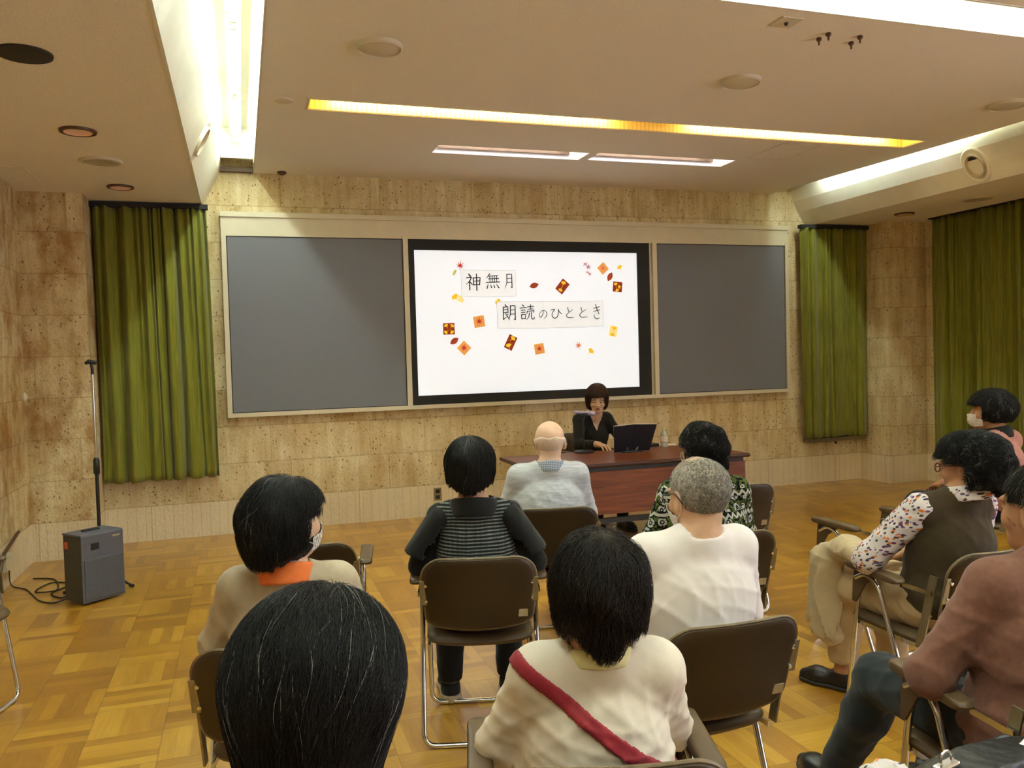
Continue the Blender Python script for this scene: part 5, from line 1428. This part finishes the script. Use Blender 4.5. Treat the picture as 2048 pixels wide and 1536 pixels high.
collar(b, p, M['c_black'], .010, .040, -.05, .028, 'cowl_collar', .006); trousers(b, p, M['c_black'], .020, hem=.085)
shoes(b, p, M['c_blackknit'], M['solewhite'], sh=.038)

# ---- bald man in light blue shirt
loc, a = spot('P4')
b = Body(top=1.208, hx=.02, hy=-.06, head=(-8, 0, 0), hair_th=.004, hs=1.02, w=.178, seed=4, drop=.285, g=1.04)
p = person(loc, a, 'bald man in a light blue shirt with checked collar, before the desk', b, M['skin_pale'])
make_hair(b, p, (core_basic(.004), (lambda q: np.maximum(cut_basic(.030, .09, -.085, ear=True)(q), q[:, 2] - .030 - .004 * np.sin(q[:, 0] * 90)))), M['hair_white'], 0, 5, h=.0045)
top(b, p, 'shirt', M['c_heather'], .020, .005, 1.93, h=.0068); collar(b, p, M['c_check'], .004, .016, -.03, .03, 'check_collar'); trousers(b, p, M['c_grey']); shoes(b, p, M['leather']); glasses(b, p, M['darkframe'])

# ---- the speaker, facing the room
loc, a = spot('SP')
b = Body(top=1.285, hx=.03, hy=.27, head=(-18, 0, -20), hair_th=.020, hs=1.04, w=.155, seed=5, drop=.325, sy=.12, elbow=((-.22, .27, .75), (.22, .27, .75)), wrist=((-.12, .44, .765), (.12, .44, .765)), hand_rot=((R(-4), 0, R(-20)), (R(-4), 0, R(20))))
p = person(loc, a, 'woman in black reading aloud behind the desk, brown bobbed hair, facing the audience', b, M['skin_pale'], True)
make_hair(b, p, (core_basic(.020, .010, .022, side=.024), (lambda q: np.maximum(np.minimum(q[:, 1] - .045, np.minimum(.050 + .003 * np.sin(q[:, 0] * 300) - q[:, 2], .062 - np.abs(q[:, 0]) + .0 * q[:, 1])), -.088 - q[:, 2]))), M['hair_brown'], 2600, 6, .0009, 0, .0035, 0, (0, -.1, 1), (.0005, .004), (.5, 1.0))
top(b, p, 'cardigan', M['c_black'], .016, .004, 1.93, collar=.022); trousers(b, p, M['c_black']); shoes(b, p, M['leather'])
def vneck(P):
    d = np.maximum(b.torso(P, .0185), -b.torso(P, .010))
    x = np.abs(P[:, 0] - b.hx * .4); top_ = b.sh[0][2] + .03; z = top_ - P[:, 2]
    return np.maximum(np.maximum(np.maximum(d, x - (.060 - z * .42)), .0 - P[:, 1] + b.sh[0][1]), z - .13)
add_mesh('neckline_skin', vneck, b.chest - [.12, .0, .1], b.chest + [.12, .22, .25], .005, M['skin_pale'], p)

# ---- curly black hair, patterned top
loc, a = spot('P6')
b = Body(top=1.232, hx=.015, hy=-.02, head=(2, 0, 10), hair_th=.022, w=.172, seed=6, drop=.31, g=1.08)
p = person(loc, a, 'person with short curly black hair in a black, white and green patterned top', b, M['skin'])
cu = lambda base, amp=.006, fr=62: (lambda q: base(q) - amp * (np.sin(q[:, 0] * fr + 2 * np.sin(q[:, 2] * 31)) * np.sin(q[:, 1] * fr + 1) + np.sin(q[:, 2] * fr * 1.15 + 1.5 * np.sin(q[:, 0] * 40))) * .6)
make_hair(b, p, (cu(core_basic(.022, .008, .010)), cut_basic(.04, .055, -.075, ear=True)), M['hair_black'], 4200, 7, .0010, .05, .0045, .10, (0, -.3, .95), (.001, .009), (.25, .5))
top(b, p, 'patterned_top', M['c_floral'], .024, .006, 1.6); trousers(b, p, M['c_black']); shoes(b, p, M['leather']); mask(b, p)

# ---- grey haired man, white shirt, mask
loc, a = spot('P7')
b = Body(top=1.222, hx=.045, hy=-.06, head=(-10, 0, 4), hair_th=.005, hs=1.05, w=.182, seed=7, drop=.285, g=1.12, elbow=((-.225, .02, .70), (.262, .02, .70)))
p = person(loc, a, 'man with cropped grey hair thinning on top, white long sleeved shirt, mask and glasses', b, M['skin'])
def silver():
    t = NT('cropped_grey_hair'); x, y, z = t.sep(t.obj())
    n = t.noise(t.obj(), 220, 3, .7); big = t.noise(t.obj(), 22, 2)
    c = t.ramp(n, [(.32, srgb(84, 76, 66)), (.55, srgb(146, 136, 122)), (.72, srgb(196, 186, 172))])
    # the bald patch belongs to the head itself: a round area on the crown
    dx = t.math('SUBTRACT', x, .045); dy = t.math('SUBTRACT', y, -.035); r2 = t.math('SQRT', t.math('ADD', t.math('MULTIPLY', dx, dx), t.math('MULTIPLY', dy, dy)))
    r3 = t.math('ADD', r2, t.math('MULTIPLY', t.math('SUBTRACT', t.noise(t.obj(), 40, 3), .5), .05))
    top_ = t.math('MULTIPLY', t.math('SUBTRACT', .075, r3), 26, clamp=True); top_ = t.math('MULTIPLY', top_, t.math('GREATER_THAN', z, 1.14))
    side_ = t.math('MULTIPLY', t.math('SUBTRACT', t.math('ABSOLUTE', dx), .045), 30, clamp=True)
    c = t.mix(t.math('MULTIPLY', side_, .55), c, srgb(200, 190, 178)); c = t.mix(t.math('MULTIPLY', top_, .8), c, srgb(204, 164, 134))
    t.base(c, .8, spec=.2); t.bump(n, .4, .002); return t.m
M['silver7'] = silver()
make_hair(b, p, (core_basic(.005, .004), cut_basic(.035, .075, -.082, ear=True)), M['silver7'], 2500, 8, .0006, .55, .0042, .03, (0, -.3, .95), (.0004, .002), (.1, .2))
top(b, p, 'shirt', M['c_white'], .024, .0055, 1.93, collar=.010, h=.0068); trousers(b, p, M['c_grey']); shoes(b, p, M['leather']); mask(b, p); glasses(b, p, M['darkframe'])

# ---- dark brown short hair, off-white top, red strap
loc, a = spot('P8')
b = Body(top=1.172, hx=.015, hy=-.05, head=(4, 0, -2), hair_th=.026, hs=.98, w=.145, seed=8, drop=.305, g=.98, elbow=((-.205, .02, .68), (.19, .06, .68)))
p = person(loc, a, 'person with short dark brown hair, off-white top, dark red strap across the back', b, M['skin'])
make_hair(b, p, (core_basic(.026, .020, .024, side=.025, lw=.068, bump=.004), (lambda q: np.maximum(cut_basic(.05, .06, -.5)(q), -.100 - .024 * np.cos(q[:, 0] * 52) - q[:, 2] + .5 * np.maximum(np.abs(q[:, 0]) - .03, 0) + .006 * np.sin(q[:, 0] * 170)))), M['hair_dark'], 6000, 9, .0008, .0, .0042, .012, (.12, -.1, 1), (.001, .013), (.4, 1.0))
top(b, p, 'top', M['c_offwhite'], .022, .009, 1.93, collar=.012, h=.0068); collar(b, p, M['c_cream'], .006, .018, -.025, .018, 'pale_yellow_collar'); trousers(b, p, M['c_navy']); shoes(b, p, M['leather'])
tf8 = top_sdf(b, .022, .009, 1.93, .50, .012)
def strap(P):
    t_ = tf8(P); d = np.maximum(t_ - .0065, -(t_ + .002))
    n = np.array([.60, 0, .80]); c0 = b.chest + np.array([.012, 0, .045]); return np.maximum(np.maximum(d, np.abs((P - c0) @ n) - .016), P[:, 1] - b.sh[0][1] + .0)
add_mesh('shoulder_strap', strap, b.chest - [.26, .22, .35], b.chest + [.26, .12, .26], .0045, M['c_red'], p)

# ---- far right, pink with black collar
loc, a = spot('P9')
b = Body(top=1.265, hx=-.01, hy=.0, head=(0, 0, 24), hair_th=.036, w=.165, seed=9, drop=.33)
p = person(loc, a, 'person in dusty pink with black collar and mask, near the right curtain', b, M['skin_tan'])
make_hair(b, p, (cu(core_basic(.036, .020, .0), .004, 50), cut_basic(.035, .050, -.055, ear=False)), M['hair_black'], 2200, 10, .0012, .03, .005, .06, (0, -.3, .95), (.001, .008), (.3, .6))
top(b, p, 'pink_top', M['c_pink'], .022, .006, 1.93); collar(b, p, M['c_black'], .006, .022, -.03, .05, 'black_collar'); trousers(b, p, M['c_navy'], .022); shoes(b, p, M['leather']); mask(b, p)

# ---- curly bun, brown vest, printed sleeves, coat over the arm
loc, a = spot('P10')
b = Body(top=1.210, hx=.09, hy=-.10, head=(-6, 0, 22), hair_th=.034, w=.172, seed=10, drop=.30, g=1.05,
         elbow=((-.265, .05, .705), (.25, .02, .70)), wrist=((-.08, .24, .68), (.12, .24, .66)), knee=((-.10, .40, .50), (.12, .38, .50)), ankle=((-.07, .44, .085), (.12, .34, .085)), foot_yaw=(30, 0))
p = person(loc, a, 'woman with curly dark hair in a low bun, glasses, brown vest and printed sleeves', b, M['skin_tan'])
bunc = (0, -.125, -.075)
cb = core_basic(.034, .022, .006)
make_hair(b, p, (cu((lambda q: smin(cb(q), el(q, bunc, (.042, .038, .038)), .02)), .007, 66), (lambda q: np.maximum(np.minimum(cut_basic(.045, .05, -.075, ear=True)(q), el(q, bunc, (.055, .05, .05))), -1))), M['hair_black'], 5200, 11, .0009, .04, .0045, .09, (0, -.1, 1), (.001, .010), (.25, .5))
top(b, p, 'vest', M['c_vest'], .024, .006, 0, .50); sleeve_pair(b, p, 'printed_sleeve', M['c_dash'], .018, 1.95, .006)
collar(b, p, M['c_dash'], .006, .020, -.02, .045, 'printed_collar'); trousers(b, p, M['c_khaki'], .026, .007, hem=.13); shoes(b, p, M['leather']); glasses(b, p, M['redframe'], .0026)
# the coat over her forearm and knee
def coat(P):
    kn = b.kn[0]; wr = b.wr[0]; el_ = b.el[0]
    q = P.copy(); q[:, 2] = (P[:, 2] - .70) * 1.25 + .70
    up_ = smin(cap(q, el_ + [.02, .06, -.01], wr + [-.08, .04, .01], .050, .060), cap(q, wr + [-.09, .05, .0], kn + [-.075, .02, .12], .060, .055), .05)
    fq_ = P.copy(); c0 = kn[0] - .085; fq_[:, 0] = (P[:, 0] - c0) * .80 + c0; fq_[:, 1] = (P[:, 1] - (kn[1] + .0)) * .62 + kn[1] + .0
    fall = cap(fq_, kn + [-.085, .0, .09], kn + [-.075, .02, -.22], .048, .052)
    d = smin(up_, fall, .05)
    ang = P[:, 0] * 70 + P[:, 1] * 95 + 1.4 * np.sin(P[:, 2] * 11) + .8 * np.sin(P[:, 2] * 23)
    hang = np.clip((.64 - P[:, 2]) / .10, 0, 1)
    d = d - .016 * (1 - np.abs(np.sin(ang * .5))) ** 1.4 * hang + .006 * hang - .008 * fold(P, 31, 1.2) * (1 - hang)
    hemz = .20 + .07 * np.sin(P[:, 0] * 26 + 1) + .05 * np.sin(P[:, 1] * 30)
    return smax(d, hemz - P[:, 2], .006)
cx = coat; lo = np.minimum(b.kn[0], b.el[0]) - [.14, .12, .45]; lo[2] = .10; hi = np.maximum(b.kn[0], b.wr[0]) + [.14, .18, .18]
ct = add_mesh('coat', coat, lo, hi, .0065, M['c_coat'], None)
ct.location = (loc[0], loc[1], 0); ct.rotation_euler = (0, 0, R(a)); tag(ct, 'beige folded coat hanging over the forearm and knee of the woman in the brown vest', 'coat')

# ---- mauve jacket and dark jeans at the right edge
loc, a = spot('P11')
b = Body(top=1.235, hx=.05, hy=-.02, head=(-2, 0, 14), hair_th=.014, hs=1.04, w=.182, seed=11, drop=.30, g=1.1, elbow=((-.275, .0, .69), (.275, .0, .69)), wrist=((-.14, .24, .60), (.13, .24, .62)),
         knee=((-.10, .47, .485), (.14, .46, .50)), ankle=((-.12, .70, .085), (.14, .55, .085)))
p = person(loc, a, 'man in a mauve brown wool jacket and dark jeans, cut off by the right edge', b, M['skin_tan'])
make_hair(b, p, (core_basic(.014, .006, .0), cut_basic(.05, .06, -.080, ear=True)), M['hair_black'], 3500, 12, .0005, .15, .0042, 0, (0, -.3, .95), (.0005, .003), (.3, .7))
top(b, p, 'jacket', M['c_mauve'], .030, .008, 1.95, .46, h=.0068); collar(b, p, M['c_mauve'], .008, .020, -.02, .02, 'jacket_collar'); trousers(b, p, M['c_jeans'], .022, .006, hem=.09); shoes(b, p, M['leather'])

# ================================================================= BAGS
M['bagblack'] = plain('black_bag_leather', (.014, .016, .017), .42, var=.3, scale=60, bump=.3)
def bagf(P):
    q = P.copy(); d = el(q, (0, 0, .085), (.21, .115, .10)); d = smin(d, el(q, (.09, .03, .12), (.12, .09, .07)), .05); d = smin(d, el(q, (-.1, -.02, .06), (.11, .10, .075)), .05)
    return smax(d - .010 * fold(P, 21, 1.3), .002 - P[:, 2], .004)
o_ = add_mesh('shoulder_bag', bagf, (-.28, -.2, -.02), (.28, .2, .26), .008, M['bagblack'], None); o_.location = (1.38, 3.62, 0); o_.rotation_euler = (0, 0, R(-10))
tag(o_, 'soft black bag slumped on the floor beside the woman in the striped vest', 'bag')

hb = thing('handbag', 'black leather handbag with bright metal buckles on a chair in the lower right corner', 'bag', (1.47, 1.33, .452), R(4))
def hbf(P):
    d = el(P * [1, 1, 1], (0, 0, .14), (.24, .085, .20)); box = np.maximum(np.maximum(np.abs(P[:, 0]) - .20 + .04 * (P[:, 2] - .1), np.abs(P[:, 1]) - .075 + .12 * np.clip(P[:, 2] - .05, 0, 1)), np.maximum(P[:, 2] - .225 - .010 * np.cos(P[:, 0] * 9), .002 - P[:, 2]))
    return smax(box, d, .03) - .003 * fold(P, 4, 1.6)
add_mesh('bag_body', hbf, (-.26, -.14, -.02), (.26, .14, .31), .006, M['bagblack'], hb)
for s in (-1, 1):
    bm = bmesh.new(); tube(bm, [Vector(v) for v in catmull([(-.12, s * .03, .20), (-.13, s * .06, .215), (-.06, s * .085, .19), (.06, s * .085, .19), (.13, s * .06, .218), (.12, s * .03, .20)], 6)], .007, 8); obj('handle', bm, M['bagblack'], hb, True)
for x in (-.125, .125):
    bm = bmesh.new(); bx(bm, (x, .0, .236), (.055, .026, .012), .005, Matrix.Rotation(R(-25 if x > 0 else -10), 3, 'Y')); obj('buckle', bm, M['wire'], hb)
    bm = bmesh.new(); tube(bm, [Vector((x + .016 * math.cos(t_), .0,   .250 + .016 * math.sin(t_))) for t_ in np.linspace(0, 2 * math.pi, 15)[:-1]], .003, 6, closed=True); obj('ring', bm, M['wire'], hb, True)
def scf(P):
    d = el(P, (0, 0, .0), (.075, .05, .055)); return d - .008 * fold(P, 8, 2.2)
o_ = add_mesh('printed_scarf', scf, (-.12, -.1, -.1), (.12, .1, .1), .005, M['c_dash'], None); o_.location = (1.235, 1.37, .635)
tag(o_, 'crumpled white printed scarf tucked beside the black handbag at the lower edge', 'scarf')
